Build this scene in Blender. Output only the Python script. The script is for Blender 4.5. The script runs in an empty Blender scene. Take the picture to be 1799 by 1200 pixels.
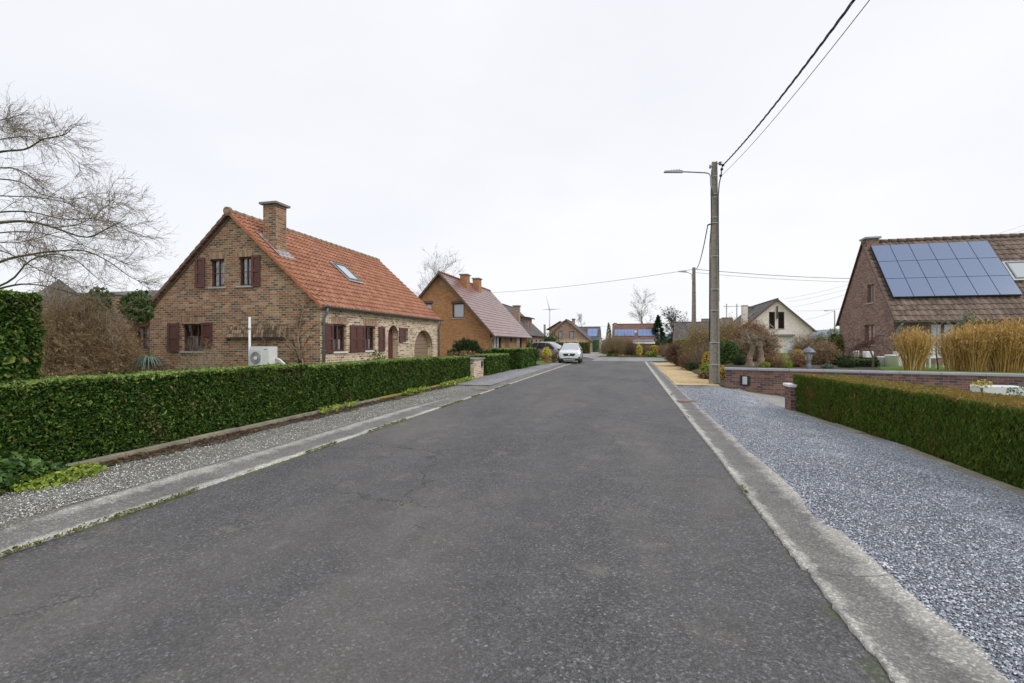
import bpy, math, random
import numpy as np
from mathutils import Vector
from mathutils.geometry import tessellate_polygon
C = bpy.context.scene
col = C.collection
R = math.radians
# ---------------------------------------------------------------- camera, sky, sun, exposure
FPX, CH, HY = 850.0, 1.65, 603.0
YAW = math.atan(210 / FPX)
cam = bpy.data.cameras.new('camera'); camo = bpy.data.objects.new('camera', cam); col.objects.link(camo)
camo.location = (0, 0, CH); camo.rotation_euler = (R(90), 0, YAW)
cam.sensor_width = 36; cam.lens = FPX / 1799 * 36; cam.shift_y = (HY - 600) / 1799; cam.clip_start = .05; cam.clip_end = 6000
C.camera = camo
C.render.resolution_x, C.render.resolution_y = 1024, 683
wd = bpy.data.worlds.new('World'); C.world = wd; wd.use_nodes = True
wt = wd.node_tree; wt.nodes.clear()
SUN_EL, SUN_AZ = R(42), R(115)          # azimuth clockwise from +Y
sky = wt.nodes.new('ShaderNodeTexSky'); sky.sky_type = 'NISHITA'; sky.sun_disc = False
sky.sun_elevation = SUN_EL; sky.sun_rotation = SUN_AZ
ms = wt.nodes.new('ShaderNodeVectorMath'); ms.operation = 'SCALE'; ms.inputs['Scale'].default_value = .12
wt.links.new(sky.outputs[0], ms.inputs[0])
tc = wt.nodes.new('ShaderNodeTexCoord'); mp = wt.nodes.new('ShaderNodeMapping'); mp.inputs['Scale'].default_value = (1, 1, 2.5)
nz = wt.nodes.new('ShaderNodeTexNoise'); nz.inputs['Scale'].default_value = 1.3; nz.inputs['Detail'].default_value = 5
wt.links.new(tc.outputs['Generated'], mp.inputs[0]); wt.links.new(mp.outputs[0], nz.inputs['Vector'])
cr = wt.nodes.new('ShaderNodeValToRGB'); cr.color_ramp.elements[0].position = .3; cr.color_ramp.elements[1].position = .7
cr.color_ramp.elements[0].color = (.83, .845, .90, 1); cr.color_ramp.elements[1].color = (.95, .95, .975, 1)
wt.links.new(nz.outputs[0], cr.inputs[0])
mx = wt.nodes.new('ShaderNodeMix'); mx.data_type = 'RGBA'; mx.inputs[0].default_value = .94
wt.links.new(ms.outputs[0], mx.inputs[6]); wt.links.new(cr.outputs[0], mx.inputs[7])
bg = wt.nodes.new('ShaderNodeBackground'); bg.inputs[1].default_value = 1.09
wo = wt.nodes.new('ShaderNodeOutputWorld')
wt.links.new(mx.outputs[2], bg.inputs[0]); wt.links.new(bg.outputs[0], wo.inputs[0])
sl = bpy.data.lights.new('sun', 'SUN'); sl.energy = 1.5; sl.angle = R(25); sl.color = (1, .97, .92)
so = bpy.data.objects.new('sun', sl); col.objects.link(so)
_d = Vector((math.sin(SUN_AZ) * math.cos(SUN_EL), math.cos(SUN_AZ) * math.cos(SUN_EL), math.sin(SUN_EL)))
so.rotation_euler = _d.to_track_quat('Z', 'Y').to_euler()
C.view_settings.view_transform = 'Standard'; C.view_settings.look = 'None'
C.view_settings.exposure = 0; C.view_settings.gamma = 1
C.render.engine = 'CYCLES'
C.cycles.max_bounces = 6; C.cycles.transparent_max_bounces = 12
rng = np.random.default_rng(7); random.seed(7)
# ---------------------------------------------------------------- surveying helpers (photo measurements -> metres)
cT, sT = math.cos(YAW), math.sin(YAW)
def W(px, Z, py=None):
    X = (px - 899.5) / FPX * Z
    x, y = X * cT - Z * sT, X * sT + Z * cT
    return (x, y) if py is None else (x, y, CH - (py - HY) / FPX * Z)
def atY(px, y, py=None):                # where the sight line meets the plane y = const
    a = W(px, 1.0); t = y / a[1]
    return a[0] * t if py is None else (a[0] * t, CH - (py - HY) / FPX * t)
def atX(px, x, py=None):
    a = W(px, 1.0); t = x / a[0]
    return a[1] * t if py is None else (a[1] * t, CH - (py - HY) / FPX * t)
def hit(px, py, P, N):
    d = Vector(W(px, 1.0, py)) - Vector((0, 0, CH)); o = Vector((0, 0, CH)); N = Vector(N)
    return o + d * ((Vector(P) - o).dot(N) / d.dot(N))
# ---------------------------------------------------------------- objects
def tag(o, label=None, cat=None, group=None, kind=None):
    if label: o['label'] = label
    if cat: o['category'] = cat
    if group: o['group'] = group
    if kind: o['kind'] = kind
    return o
def thing(name, label, cat, loc=(0, 0, 0), rz=0, group=None):
    o = bpy.data.objects.new(name, None); col.objects.link(o); o.empty_display_size = .2
    o.location = loc; o.rotation_euler = (0, 0, rz)
    return tag(o, label, cat, group)
def link_mesh(name, me, mat, parent, local=False):
    o = bpy.data.objects.new(name, me); col.objects.link(o)
    if mat: me.materials.append(mat)
    if parent:
        o.parent = parent
        if not local:
            r = parent
            while r.parent: r = r.parent
            me.transform(__import__('mathutils').Matrix.Translation(-r.location))
    return o
def uv_auto(me):
    n = len(me.loops)
    vi = np.empty(n, np.int32); me.loops.foreach_get('vertex_index', vi)
    co = np.empty(len(me.vertices) * 3, np.float32); me.vertices.foreach_get('co', co); co = co.reshape(-1, 3)
    nf = len(me.polygons); nr = np.empty(nf * 3, np.float32); me.polygons.foreach_get('normal', nr); nr = nr.reshape(-1, 3)
    lt = np.empty(nf, np.int32); me.polygons.foreach_get('loop_total', lt)
    fn = np.repeat(nr, lt, 0); p = co[vi]
    ud = np.stack([-fn[:, 1], fn[:, 0], np.zeros(n)], 1); l = np.linalg.norm(ud, axis=1)
    flat = l < .05; ud[flat] = (1, 0, 0); l[flat] = 1; ud /= l[:, None]
    vd = np.cross(fn, ud); vd[flat] = (0, 1, 0)
    uv = np.stack([(p * ud).sum(1), (p * vd).sum(1)], 1).astype(np.float32)
    L = me.uv_layers.new(name='UVMap'); L.data.foreach_set('uv', uv.ravel())
class MB:
    def __init__(s): s.v = []; s.f = []; s.sm = []
    def add(s, vs, fs, sm=False):
        b = len(s.v); s.v += [tuple(v) for v in vs]; s.f += [tuple(i + b for i in f) for f in fs]; s.sm += [sm] * len(fs); return s
    def box(s, x0, x1, y0, y1, z0, z1):
        if x0 > x1: x0, x1 = x1, x0
        if y0 > y1: y0, y1 = y1, y0
        if z0 > z1: z0, z1 = z1, z0
        return s.add([(x0, y0, z0), (x1, y0, z0), (x1, y1, z0), (x0, y1, z0), (x0, y0, z1), (x1, y0, z1), (x1, y1, z1), (x0, y1, z1)],
                     [(0, 3, 2, 1), (4, 5, 6, 7), (0, 1, 5, 4), (1, 2, 6, 5), (2, 3, 7, 6), (3, 0, 4, 7)])
    def hexa(s, p):   # 8 points, bottom ring then top ring
        return s.add(p, [(0, 3, 2, 1), (4, 5, 6, 7), (0, 1, 5, 4), (1, 2, 6, 5), (2, 3, 7, 6), (3, 0, 4, 7)])
    def fbox(s, F, u0, u1, v0, v1, d0, d1):
        if u0 > u1: u0, u1 = u1, u0
        if d0 < d1: d0, d1 = d1, d0          # d0 = outer
        return s.hexa([F(u0, v0, d0), F(u1, v0, d0), F(u1, v0, d1), F(u0, v0, d1), F(u0, v1, d0), F(u1, v1, d0), F(u1, v1, d1), F(u0, v1, d1)])
    def tube(s, pts, r, n=8, cap=True, sm=True):
        pts = [Vector(p) for p in pts]; K = len(pts)
        rr = r if isinstance(r, (list, tuple)) else [r] * K
        vs = []
        t0 = (pts[1] - pts[0]).normalized(); a = t0.orthogonal().normalized()
        for i, p in enumerate(pts):
            t = (pts[min(i + 1, K - 1)] - pts[max(i - 1, 0)]).normalized()
            a = (a - t * a.dot(t)).normalized(); b = t.cross(a)
            for k in range(n):
                th = 2 * math.pi * k / n; vs.append(p + (a * math.cos(th) + b * math.sin(th)) * rr[i])
        fs = [(i * n + k, i * n + (k + 1) % n, (i + 1) * n + (k + 1) % n, (i + 1) * n + k) for i in range(K - 1) for k in range(n)]
        s.add(vs, fs, sm)
        if cap:
            b = len(s.v) - len(vs); s.f += [tuple(b + k for k in range(n))[::-1], tuple(b + (K - 1) * n + k for k in range(n))]; s.sm += [False] * 2
        return s
    def lathe(s, c, prof, n=16, sm=True):
        vs = [(c[0] + r * math.cos(2 * math.pi * k / n), c[1] + r * math.sin(2 * math.pi * k / n), c[2] + z) for r, z in prof for k in range(n)]
        fs = [(i * n + k, i * n + (k + 1) % n, (i + 1) * n + (k + 1) % n, (i + 1) * n + k) for i in range(len(prof) - 1) for k in range(n)]
        fs += [tuple(range(n))[::-1], tuple((len(prof) - 1) * n + k for k in range(n))]
        return s.add(vs, fs, sm)
    def poly(s, outer, holes, F, d=0, reveal=0):
        """flat wall with openings in frame F; reveal = depth of the opening sides"""
        loops = [[Vector((u, v, 0)) for u, v in outer]] + [[Vector((u, v, 0)) for u, v in h] for h in holes]
        flat = [p for l in loops for p in l]; tris = tessellate_polygon(loops)
        b = len(s.v); s.v += [tuple(F(p.x, p.y, d)) for p in flat]
        for t in tris:
            a, b2, c = [flat[i] for i in t]
            if (b2 - a).cross(c - a).z < 0: t = t[::-1]
            s.f.append(tuple(i + b for i in t)); s.sm.append(False)
        if reveal:
            for h in holes:
                n = len(h)
                for i in range(n):
                    p, q = h[i], h[(i + 1) % n]
                    s.add([F(*p, d), F(*q, d), F(*q, d - reveal), F(*p, d - reveal)], [(0, 1, 2, 3)])
        return s
    def build(s, name, mat, parent=None, label=None, local=False, bevel=0):
        me = bpy.data.meshes.new(name); me.from_pydata(s.v, [], s.f); me.update()
        uv_auto(me); me.polygons.foreach_set('use_smooth', s.sm)
        o = link_mesh(name, me, mat, parent, local)
        if label: o['label'] = label
        if bevel:
            m = o.modifiers.new('bevel', 'BEVEL'); m.width = bevel; m.segments = 2; m.limit_method = 'ANGLE'
        return o
def frame(O, U, N):
    O, U, N = Vector(O), Vector(U), Vector(N)
    return lambda u, v, d=0: O + U * u + Vector((0, 0, v)) + N * d
def FY(y, s=-1):    # wall plane y=const facing -y; u is world x, v world z
    return lambda u, v, d=0: Vector((u, y + s * d, v))
def FX(x, s=1):     # wall plane x=const facing +x (u = world y) ; s=-1 faces -x
    return lambda u, v, d=0: Vector((x + s * d, u, v))
def raw_mesh(name, V, F, mat, parent=None, smooth=False):
    """V (N,3) array, F (M,k) array of equal-size faces"""
    me = bpy.data.meshes.new(name); V = np.asarray(V, np.float32); F = np.asarray(F, np.int32)
    me.vertices.add(len(V)); me.vertices.foreach_set('co', V.ravel())
    m, k = F.shape; me.loops.add(m * k); me.loops.foreach_set('vertex_index', F.ravel())
    me.polygons.add(m); me.polygons.foreach_set('loop_start', np.arange(0, m * k, k, dtype=np.int32))
    me.polygons.foreach_set('loop_total', np.full(m, k, np.int32)); me.polygons.foreach_set('use_smooth', np.full(m, smooth))
    me.update(calc_edges=True)
    return link_mesh(name, me, mat, parent)
# ---------------------------------------------------------------- materials
class NT:
    def __init__(s, name):
        s.m = bpy.data.materials.new(name); s.m.use_nodes = True; s.t = s.m.node_tree
        s.b = s.t.nodes['Principled BSDF']
    def n(s, ty, **kw):
        x = s.t.nodes.new('ShaderNode' + ty)
        for k, v in kw.items(): setattr(x, k, v)
        return x
    def set(s, sock, v):
        if hasattr(v, 'is_output') or isinstance(v, bpy.types.NodeSocket): s.t.links.new(v, sock)
        elif isinstance(v, (tuple, list)): sock.default_value = tuple(v) + ((1,) if len(v) == 3 and len(sock.default_value) == 4 else ())
        else: sock.default_value = v
    def math(s, op, a, b=None, c=None, clamp=False):
        x = s.n('Math', operation=op, use_clamp=clamp); s.set(x.inputs[0], a)
        if b is not None: s.set(x.inputs[1], b)
        if c is not None: s.set(x.inputs[2], c)
        return x.outputs[0]
    def uv(s): return s.n('UVMap').outputs[0]
    def obj(s): return s.n('TexCoord').outputs['Object']
    def pos(s): return s.n('NewGeometry').outputs['Position']
    def isl(s): return s.n('NewGeometry').outputs['Random Per Island']
    def map(s, v, sc=(1, 1, 1)):
        x = s.n('Mapping'); s.set(x.inputs[0], v); x.inputs['Scale'].default_value = sc; return x.outputs[0]
    def sep(s, v): x = s.n('SeparateXYZ'); s.set(x.inputs[0], v); return x.outputs
    def comb(s, a, b, c=0.0):
        x = s.n('CombineXYZ'); s.set(x.inputs[0], a); s.set(x.inputs[1], b); s.set(x.inputs[2], c); return x.outputs[0]
    def noise(s, v, sc, det=3, rough=.5, colr=False):
        x = s.n('TexNoise'); s.set(x.inputs['Vector'], v); x.inputs['Scale'].default_value = sc; x.inputs['Detail'].default_value = det; x.inputs['Roughness'].default_value = rough
        return x.outputs[1 if colr else 0]
    def vor(s, v, sc, feature='F1', rnd=1):
        x = s.n('TexVoronoi', feature=feature); s.set(x.inputs['Vector'], v); x.inputs['Scale'].default_value = sc; x.inputs['Randomness'].default_value = rnd
        return x.outputs
    def white(s, v): x = s.n('TexWhiteNoise', noise_dimensions='3D'); s.set(x.inputs['Vector'], v); return x.outputs[0]
    def ramp(s, f, stops, interp='LINEAR'):
        x = s.n('ValToRGB'); e = x.color_ramp; e.interpolation = interp
        while len(e.elements) < len(stops): e.elements.new(.5)
        for el, (p, c) in zip(e.elements, stops):
            el.position = p; el.color = (c, c, c, 1) if not isinstance(c, (tuple, list)) else tuple(c) + (1,)
        s.set(x.inputs[0], f); return x.outputs[0]
    def mix(s, f, a, b, mode='MIX'):
        x = s.n('Mix', data_type='RGBA', blend_type=mode); s.set(x.inputs[0], f); s.set(x.inputs[6], a); s.set(x.inputs[7], b); return x.outputs[2]
    def bump(s, h, st=.5, dist=.01):
        x = s.n('Bump'); x.inputs['Strength'].default_value = st; x.inputs['Distance'].default_value = dist; s.set(x.inputs['Height'], h)
        s.t.links.new(x.outputs[0], s.b.inputs['Normal']); return x
    def fin(s, c, rough=.8, spec=.5, metal=0):
        s.set(s.b.inputs['Base Color'], c); s.set(s.b.inputs['Roughness'], rough); s.b.inputs['Specular IOR Level'].default_value = spec
        s.b.inputs['Metallic'].default_value = metal; return s.m
def plain(name, c, rough=.6, spec=.5, metal=0, var=.15, sc=6, bump=0, bsc=40):
    t = NT(name); p = t.obj()
    n = t.noise(p, sc, 5, .6)
    k = t.ramp(n, [(.3, tuple(x * (1 - var) for x in c)), (.7, tuple(min(1, x * (1 + var)) for x in c))])
    if bump: t.bump(t.noise(p, bsc, 4), bump, .01)
    return t.fin(k, rough, spec, metal)
def brick_mat(name, pal, mortar, bw=.2, bh=.065, mj=.012, wob=.012, stain=.25, rough=.9):
    t = NT(name); uv = t.uv(); P = t.pos()
    if wob:
        w = t.n('VectorMath', operation='SUBTRACT'); t.set(w.inputs[0], t.noise(uv, 3.0, 3, .6, True)); w.inputs[1].default_value = (.5, .5, .5)
        w2 = t.n('VectorMath', operation='SCALE'); t.set(w2.inputs[0], w.outputs[0]); w2.inputs['Scale'].default_value = wob * 2
        w3 = t.n('VectorMath', operation='ADD'); t.set(w3.inputs[0], uv); t.set(w3.inputs[1], w2.outputs[0]); uv2 = w3.outputs[0]
    else: uv2 = uv
    s = t.sep(uv2); v = t.math('DIVIDE', s[1], bh); row = t.math('FLOOR', v); fv = t.math('FRACT', v)
    u = t.math('ADD', t.math('DIVIDE', s[0], bw), t.math('MULTIPLY', t.math('FLOORED_MODULO', row, 2.0), .5))
    cl = t.math('FLOOR', u); fu = t.math('FRACT', u)
    eu = t.math('MULTIPLY', t.math('MINIMUM', fu, t.math('SUBTRACT', 1.0, fu)), bw)
    ev = t.math('MULTIPLY', t.math('MINIMUM', fv, t.math('SUBTRACT', 1.0, fv)), bh)
    e = t.math('MINIMUM', eu, ev)
    mask = t.ramp(t.math('DIVIDE', e, mj), [(.35, 0.0), (.62, 1.0)])
    rnd = t.white(t.comb(cl, row, 3.1))
    c = t.ramp(rnd, pal, 'CONSTANT')
    fine = t.noise(P, 60, 3)
    c = t.mix(1.0, c, t.ramp(fine, [(.25, .72), (.75, 1.2)]), 'MULTIPLY')
    m = t.mix(t.ramp(t.noise(P, 5, 4), [(.35, 0.0), (.65, 1.0)]), mortar, tuple(x * .72 for x in mortar))
    c = t.mix(mask, m, c)
    c = t.mix(1.0, c, t.ramp(t.noise(P, .8, 5, .6), [(.3, 1 - stain), (.7, 1 + stain * .4)]), 'MULTIPLY')
    h = t.math('ADD', mask, t.math('MULTIPLY', fine, .4)); t.bump(h, .6, .01)
    return t.fin(c, rough, .2)
def tile_mat(name, pal, tw, th, rough=.75, spec=.3, stain=.25, moss=None, bond=0.0):
    t = NT(name); s = t.sep(t.uv()); P = t.pos()
    row = t.math('FLOOR', t.math('DIVIDE', s[1], th))
    cl = t.math('FLOOR', t.math('ADD', t.math('DIVIDE', s[0], tw), t.math('MULTIPLY', t.math('FLOORED_MODULO', row, 2.0), bond)))
    c = t.ramp(t.white(t.comb(cl, row, 7.7)), pal)
    c = t.mix(1.0, c, t.ramp(t.noise(P, 1.2, 6, .65), [(.3, 1 - stain), (.7, 1 + stain * .3)]), 'MULTIPLY')
    c = t.mix(1.0, c, t.ramp(t.noise(P, 35, 3), [(.3, .8), (.7, 1.12)]), 'MULTIPLY')
    if moss: c = t.mix(t.ramp(t.noise(P, 2.2, 6, .7), [(.52, 0.0), (.72, .8)]), c, moss)
    t.bump(t.noise(P, 50, 3), .2, .005)
    return t.fin(c, rough, spec)
def leaf_mat(name, pal, rough=.5, spec=.35, patch=None, psc=1.5, plo=.5, phi=.65, trans=.15):
    t = NT(name); c = t.ramp(t.isl(), pal)
    if patch: c = t.mix(t.ramp(t.noise(t.pos(), psc, 4, .6), [(plo, 0.0), (phi, 1.0)]), c, t.ramp(t.isl(), patch))
    t.fin(c, rough, spec)
    if trans:
        tr = t.n('BsdfTranslucent'); t.set(tr.inputs[0], c); mxx = t.n('MixShader'); mxx.inputs[0].default_value = trans
        o = t.t.nodes['Material Output']; t.t.links.new(t.b.outputs[0], mxx.inputs[1]); t.t.links.new(tr.outputs[0], mxx.inputs[2]); t.t.links.new(mxx.outputs[0], o.inputs[0])
    return t.m
def asphalt(name, base, tint, moss=False, edge=None, patch=.5):
    t = NT(name); P = t.pos()
    v = t.vor(P, 70); v2 = t.vor(P, 125)
    speck = t.ramp(t.sep(v[1])[0], [(0, .55), (.5, .86), (.85, 1.2), (.95, 1.6), (1, 2.5)])
    c = t.mix(1.0, base, speck, 'MULTIPLY')
    c = t.mix(1.0, c, t.ramp(t.sep(v2[1])[1], [(0, .5), (1, 1.5)]), 'MULTIPLY')
    big = t.noise(t.map(P, (1, .35, 1)), .55, 5, .6); mid = t.noise(P, 2.6, 6, .7)
    c = t.mix(t.ramp(big, [(.38, 0.0), (.68, patch)]), c, tint)
    c = t.mix(1.0, c, t.ramp(mid, [(.28, .82), (.72, 1.16)]), 'MULTIPLY')
    spots = t.math('MULTIPLY', t.ramp(t.noise(P, 1.9, 3), [(.62, 0.0), (.74, .55)]), t.ramp(t.noise(P, 11, 4, .7), [(.4, .2), (.6, 1.0)])); c = t.mix(spots, c, (.27, .24, .18))
    tr_ = t.math('ABSOLUTE', t.math('ADD', t.math('ABSOLUTE', t.math('ADD', t.sep(P)[0], 1.75)), -.8)); c = t.mix(t.math('MULTIPLY', t.ramp(tr_, [(.0, 1.0), (.55, 0.0)]), .22), c, (.06, .058, .06))
    # cracks
    wv = t.n('VectorMath', operation='ADD'); t.set(wv.inputs[0], P); nn = t.n('VectorMath', operation='SCALE'); t.set(nn.inputs[0], t.noise(P, 2.5, 5, .7, True)); nn.inputs['Scale'].default_value = .7; t.set(wv.inputs[1], nn.outputs[0])
    ck = t.vor(wv.outputs[0], .33, 'DISTANCE_TO_EDGE')[0]
    m = t.math('MULTIPLY', t.ramp(ck, [(.0, 1.0), (.004, 0.0)]), t.ramp(t.noise(P, .45, 3), [(.46, 0.0), (.52, .85)]))
    c = t.mix(m, c, (.02, .02, .02))
    x = t.sep(P)[0]
    if moss:
        wob = t.math('MULTIPLY', t.math('SUBTRACT', t.noise(P, 4, 5, .7), .5), .35)
        d = t.math('ADD', t.math('SUBTRACT', x, -4.74), wob)
        mm = t.math('MULTIPLY', t.ramp(d, [(.0, 1.0), (.10, 0.0)]), t.ramp(t.noise(P, 1.1, 4), [(.42, 0.0), (.55, .85)]))
        c = t.mix(mm, c, (.085, .11, .02))
        d2 = t.math('ADD', t.math('SUBTRACT', 1.19, x), wob)
        mm = t.math('MULTIPLY', t.ramp(d2, [(.0, 1.0), (.06, 0.0)]), t.ramp(t.noise(P, 1.6, 4), [(.5, 0.0), (.6, .7)]))
        c = t.mix(mm, c, (.07, .085, .025))
    h = t.math('ADD', t.math('MULTIPLY', t.math('SUBTRACT', 1.0, v[0]), 1.0), t.math('MULTIPLY', m, -2.0)); t.bump(h, .55, .006)
    return t.fin(c, .78, .4)
def gravel(name, stops, sc, tintlo, tinthi, bd=.012, moss=None, mlo=.5, mhi=.62, drift=.5, worn=None):
    t = NT(name); P = t.pos()
    v = t.vor(P, sc); v2 = t.vor(P, sc * 2.2)
    c = t.ramp(t.sep(v[1])[0], stops)
    c2 = t.ramp(t.sep(v2[1])[1], stops); c = t.mix(t.ramp(t.noise(P, 9, 3), [(.4, 0.0), (.6, 1.0)]), c, c2)
    c = t.mix(1.0, c, t.ramp(t.noise(t.map(P, (1, .6, 1)), drift, 5, .6), [(.3, tintlo), (.7, tinthi)]), 'MULTIPLY')
    gap = t.ramp(v[0], [(.25, 1.0), (.75, .35)]); c = t.mix(1.0, c, gap, 'MULTIPLY')
    if moss: c = t.mix(t.ramp(t.noise(P, 1.3, 6, .7), [(mlo, 0.0), (mhi, .75)]), c, moss)
    if worn:      # wheel-packed dark band beside the kerb, clean loose stones farther in
        q = t.math('ADD', t.sep(P)[0], t.math('MULTIPLY', t.math('SUBTRACT', t.noise(t.map(P, (1, .5, 1)), .7, 4, .6), .5), 2.6))
        c = t.mix(1.0, c, t.ramp(t.math('DIVIDE', q, 5.0), [(.34, worn[0]), (.50, worn[0] * 1.08), (.68, worn[1]), (1, worn[1])]), 'MULTIPLY')
    t.bump(t.math('SUBTRACT', 1.0, v[0]), 1.0, bd)
    return t.fin(c, .75, .35)
G3 = lambda g: (g, g, g)
M = {}
M['asphalt'] = asphalt('asphalt', (.088, .087, .091), (.165, .155, .142), True, patch=.6)
M['asphalt_smooth'] = asphalt('asphalt_smooth', (.24, .245, .26), (.3, .3, .3), patch=.7)
M['path'] = asphalt('path', (.22, .225, .24), (.32, .32, .32), patch=.8)
M['drive'] = plain('drive', (.29, .28, .27), .85, var=.2, sc=2, bump=.3)
M['gravel_grey'] = gravel('gravel_grey', [(0, (.09, .102, .12)), (.4, (.23, .25, .285)), (.75, (.44, .465, .51)), (1, (.93, .95, .98))], 78, (.72, .73, .76), (1.35, 1.35, 1.36), .014, drift=.4, worn=(.85, 1.5))
M['gravel_left'] = gravel('gravel_left', [(0, (.10, .10, .09)), (.4, (.22, .22, .20)), (.75, (.40, .41, .41)), (1, (.85, .85, .85))], 62, (.8, .78, .7), (1.2, 1.2, 1.25), .012, moss=(.17, .16, .10), mlo=.38, mhi=.62)
M['gravel_yellow'] = gravel('gravel_yellow', [(0, (.55, .38, .15)), (.4, (.82, .60, .28)), (.8, (.95, .75, .42)), (1, (.98, .88, .62))], 40, (.8, .78, .75), (1.2, 1.2, 1.2), .01)
M['soil'] = gravel('soil', [(0, (.05, .035, .025)), (.5, (.12, .085, .06)), (1, (.22, .15, .10))], 30, (.7, .7, .7), (1.2, 1.2, 1.2), .02, moss=(.07, .09, .025))
M['grass'] = leaf_mat('grass', [(0, (.10, .17, .03)), (1, (.20, .30, .06))], .7)
def lawn_mat(name, a, b):
    t = NT(name); P = t.pos(); c = t.ramp(t.noise(P, 14, 6, .7), [(.3, a), (.7, b)]); c = t.mix(t.ramp(t.noise(P, .5, 4), [(.4, 0.0), (.7, .5)]), c, (.20, .19, .06))
    t.bump(t.noise(P, 60, 4), .8, .03); return t.fin(c, .9, .2)
M['lawn'] = lawn_mat('lawn', (.09, .155, .03), (.16, .26, .05)); M['field'] = lawn_mat('field', (.06, .10, .03), (.11, .15, .045))
PAL1 = [(0, (.33, .15, .085)), (.16, (.37, .215, .125)), (.30, (.22, .135, .09)), (.42, (.41, .27, .17)), (.54, (.15, .12, .095)), (.66, (.36, .175, .10)), (.78, (.27, .18, .125)), (.88, (.45, .32, .21)), (.94, (.12, .105, .09))]
M['brick1'] = brick_mat('brick1', PAL1, (.60, .49, .36), .215, .078, .016, .005, .25)
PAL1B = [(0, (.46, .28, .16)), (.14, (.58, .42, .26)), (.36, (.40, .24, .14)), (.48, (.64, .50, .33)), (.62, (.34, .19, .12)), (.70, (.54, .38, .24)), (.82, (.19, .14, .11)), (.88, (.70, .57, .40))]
M['brick1b'] = brick_mat('brick1b', PAL1B, (.88, .80, .68), .235, .085, .022, .006, stain=.12)  # cream bricks and mortar, lightened further for the front wall's brighter light
M['brick2'] = brick_mat('brick2', [(0, (.42, .20, .09)), (.3, (.46, .235, .115)), (.6, (.40, .185, .085)), (.8, (.49, .26, .13))], (.36, .22, .13), .22, .075, .014, 0, .15)
M['brick3'] = brick_mat('brick3', [(0, (.36, .23, .17)), (.3, (.42, .28, .21)), (.6, (.30, .19, .15)), (.8, (.47, .34, .26))], (.42, .35, .29), .22, .075, .014, 0, .15)
M['brick8'] = brick_mat('brick8', [(0, (.27, .165, .135)), (.25, (.33, .21, .17)), (.5, (.22, .145, .125)), (.7, (.37, .25, .20)), (.9, (.18, .125, .115))], (.42, .34, .28), .21, .065, .012, .006, .15)
M['brickw'] = brick_mat('brickw', [(0, (.20, .105, .085)), (.2, (.14, .09, .085)), (.4, (.25, .135, .105)), (.6, (.10, .08, .08)), (.75, (.28, .16, .12)), (.9, (.16, .10, .09))], (.33, .29, .26), .22, .075, .012, .008, .2)
M['brick_cream'] = brick_mat('brick_cream', [(0, (.84, .74, .68)), (.5, (.90, .80, .74)), (.8, (.80, .71, .65))], (.84, .74, .68), .22, .075, .012, 0, .1)
M['soldier'] = brick_mat('soldier', [(0, (.34, .20, .13)), (.3, (.42, .27, .18)), (.6, (.25, .15, .11)), (.8, (.46, .32, .22))], (.45, .36, .26), .068, .6, .012, 0, .1)
M['tiles1'] = tile_mat('tiles1', [(0, (.33, .145, .09)), (.5, (.40, .18, .115)), (.85, (.47, .23, .15)), (1, (.29, .135, .09))], .2, .26, .8, .25, .2, moss=(.33, .20, .11))
M['tiles2'] = tile_mat('tiles2', [(0, (.155, .07, .06)), (.5, (.21, .095, .08)), (1, (.27, .13, .11))], .33, .33, .3, .7, .1, bond=.5)
M['tiles8'] = tile_mat('tiles8', [(0, (.135, .10, .08)), (.5, (.19, .14, .11)), (1, (.25, .185, .145))], .3, .33, .7, .3, .2)
M['tiles_dark'] = tile_mat('tiles_dark', [(0, (.085, .075, .07)), (.5, (.12, .105, .10)), (1, (.16, .145, .14))], .28, .30, .7, .3, .2)
M['tiles_red'] = tile_mat('tiles_red', [(0, (.15, .085, .065)), (.5, (.20, .115, .09)), (1, (.25, .15, .115))], .28, .30, .7, .3, .2)
M['slate'] = tile_mat('slate', [(0, (.10, .105, .11)), (.5, (.15, .155, .16)), (1, (.21, .21, .21))], .25, .22, .6, .4, .2, moss=(.09, .10, .05), bond=.5)
M['ridge'] = plain('ridge', (.30, .21, .14), .85, var=.4, sc=8, bump=.4)
M['tiles_lean'] = tile_mat('tiles_lean', [(0, (.09, .07, .05)), (.35, (.17, .115, .08)), (.7, (.26, .18, .125)), (1, (.34, .25, .18))], .10, .13, .8, .2)
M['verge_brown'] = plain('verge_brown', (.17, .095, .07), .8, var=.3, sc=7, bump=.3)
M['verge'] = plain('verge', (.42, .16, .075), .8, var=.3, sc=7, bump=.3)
M['verge_dark'] = plain('verge_dark', (.12, .075, .06), .7, var=.2)
M['zinc'] = plain('zinc', (.17, .175, .18), .5, .5, .3, var=.2)
M['zinc_light'] = plain('zinc_light', (.32, .34, .36), .45, .5, .4, var=.15)
M['lead'] = plain('lead', (.35, .38, .41), .5, .5, .3)
M['stone'] = plain('stone', (.40, .40, .41), .75, var=.15, bump=.2)
M['cap_grey'] = plain('cap_grey', (.22, .225, .22), .8, var=.25, bump=.3)
M['cap_blue'] = plain('cap_blue', (.36, .37, .41), .7, var=.12, sc=3, bump=.15)
M['wood_red'] = plain('wood_red', (.105, .038, .03), .45, .5, var=.2, sc=9)
M['wood_brown'] = plain('wood_brown', (.17, .085, .05), .55, var=.2, sc=9)
M['garage'] = plain('garage', (.26, .175, .12), .55, var=.1)
M['dark_frame'] = plain('dark_frame', (.05, .035, .03), .5)
M['white_paint'] = plain('white_paint', (.72, .72, .72), .45, var=.05)
M['white_pot'] = plain('white_pot', (.9, .88, .9), .4, var=.02)
M['white'] = plain('white', (.8, .8, .8), .35, var=.03)
M['curtain'] = plain('curtain', (.88, .89, .90), .9, var=.08, sc=30)
M['blind'] = plain('blind', (.62, .63, .64), .7, var=.05)
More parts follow.
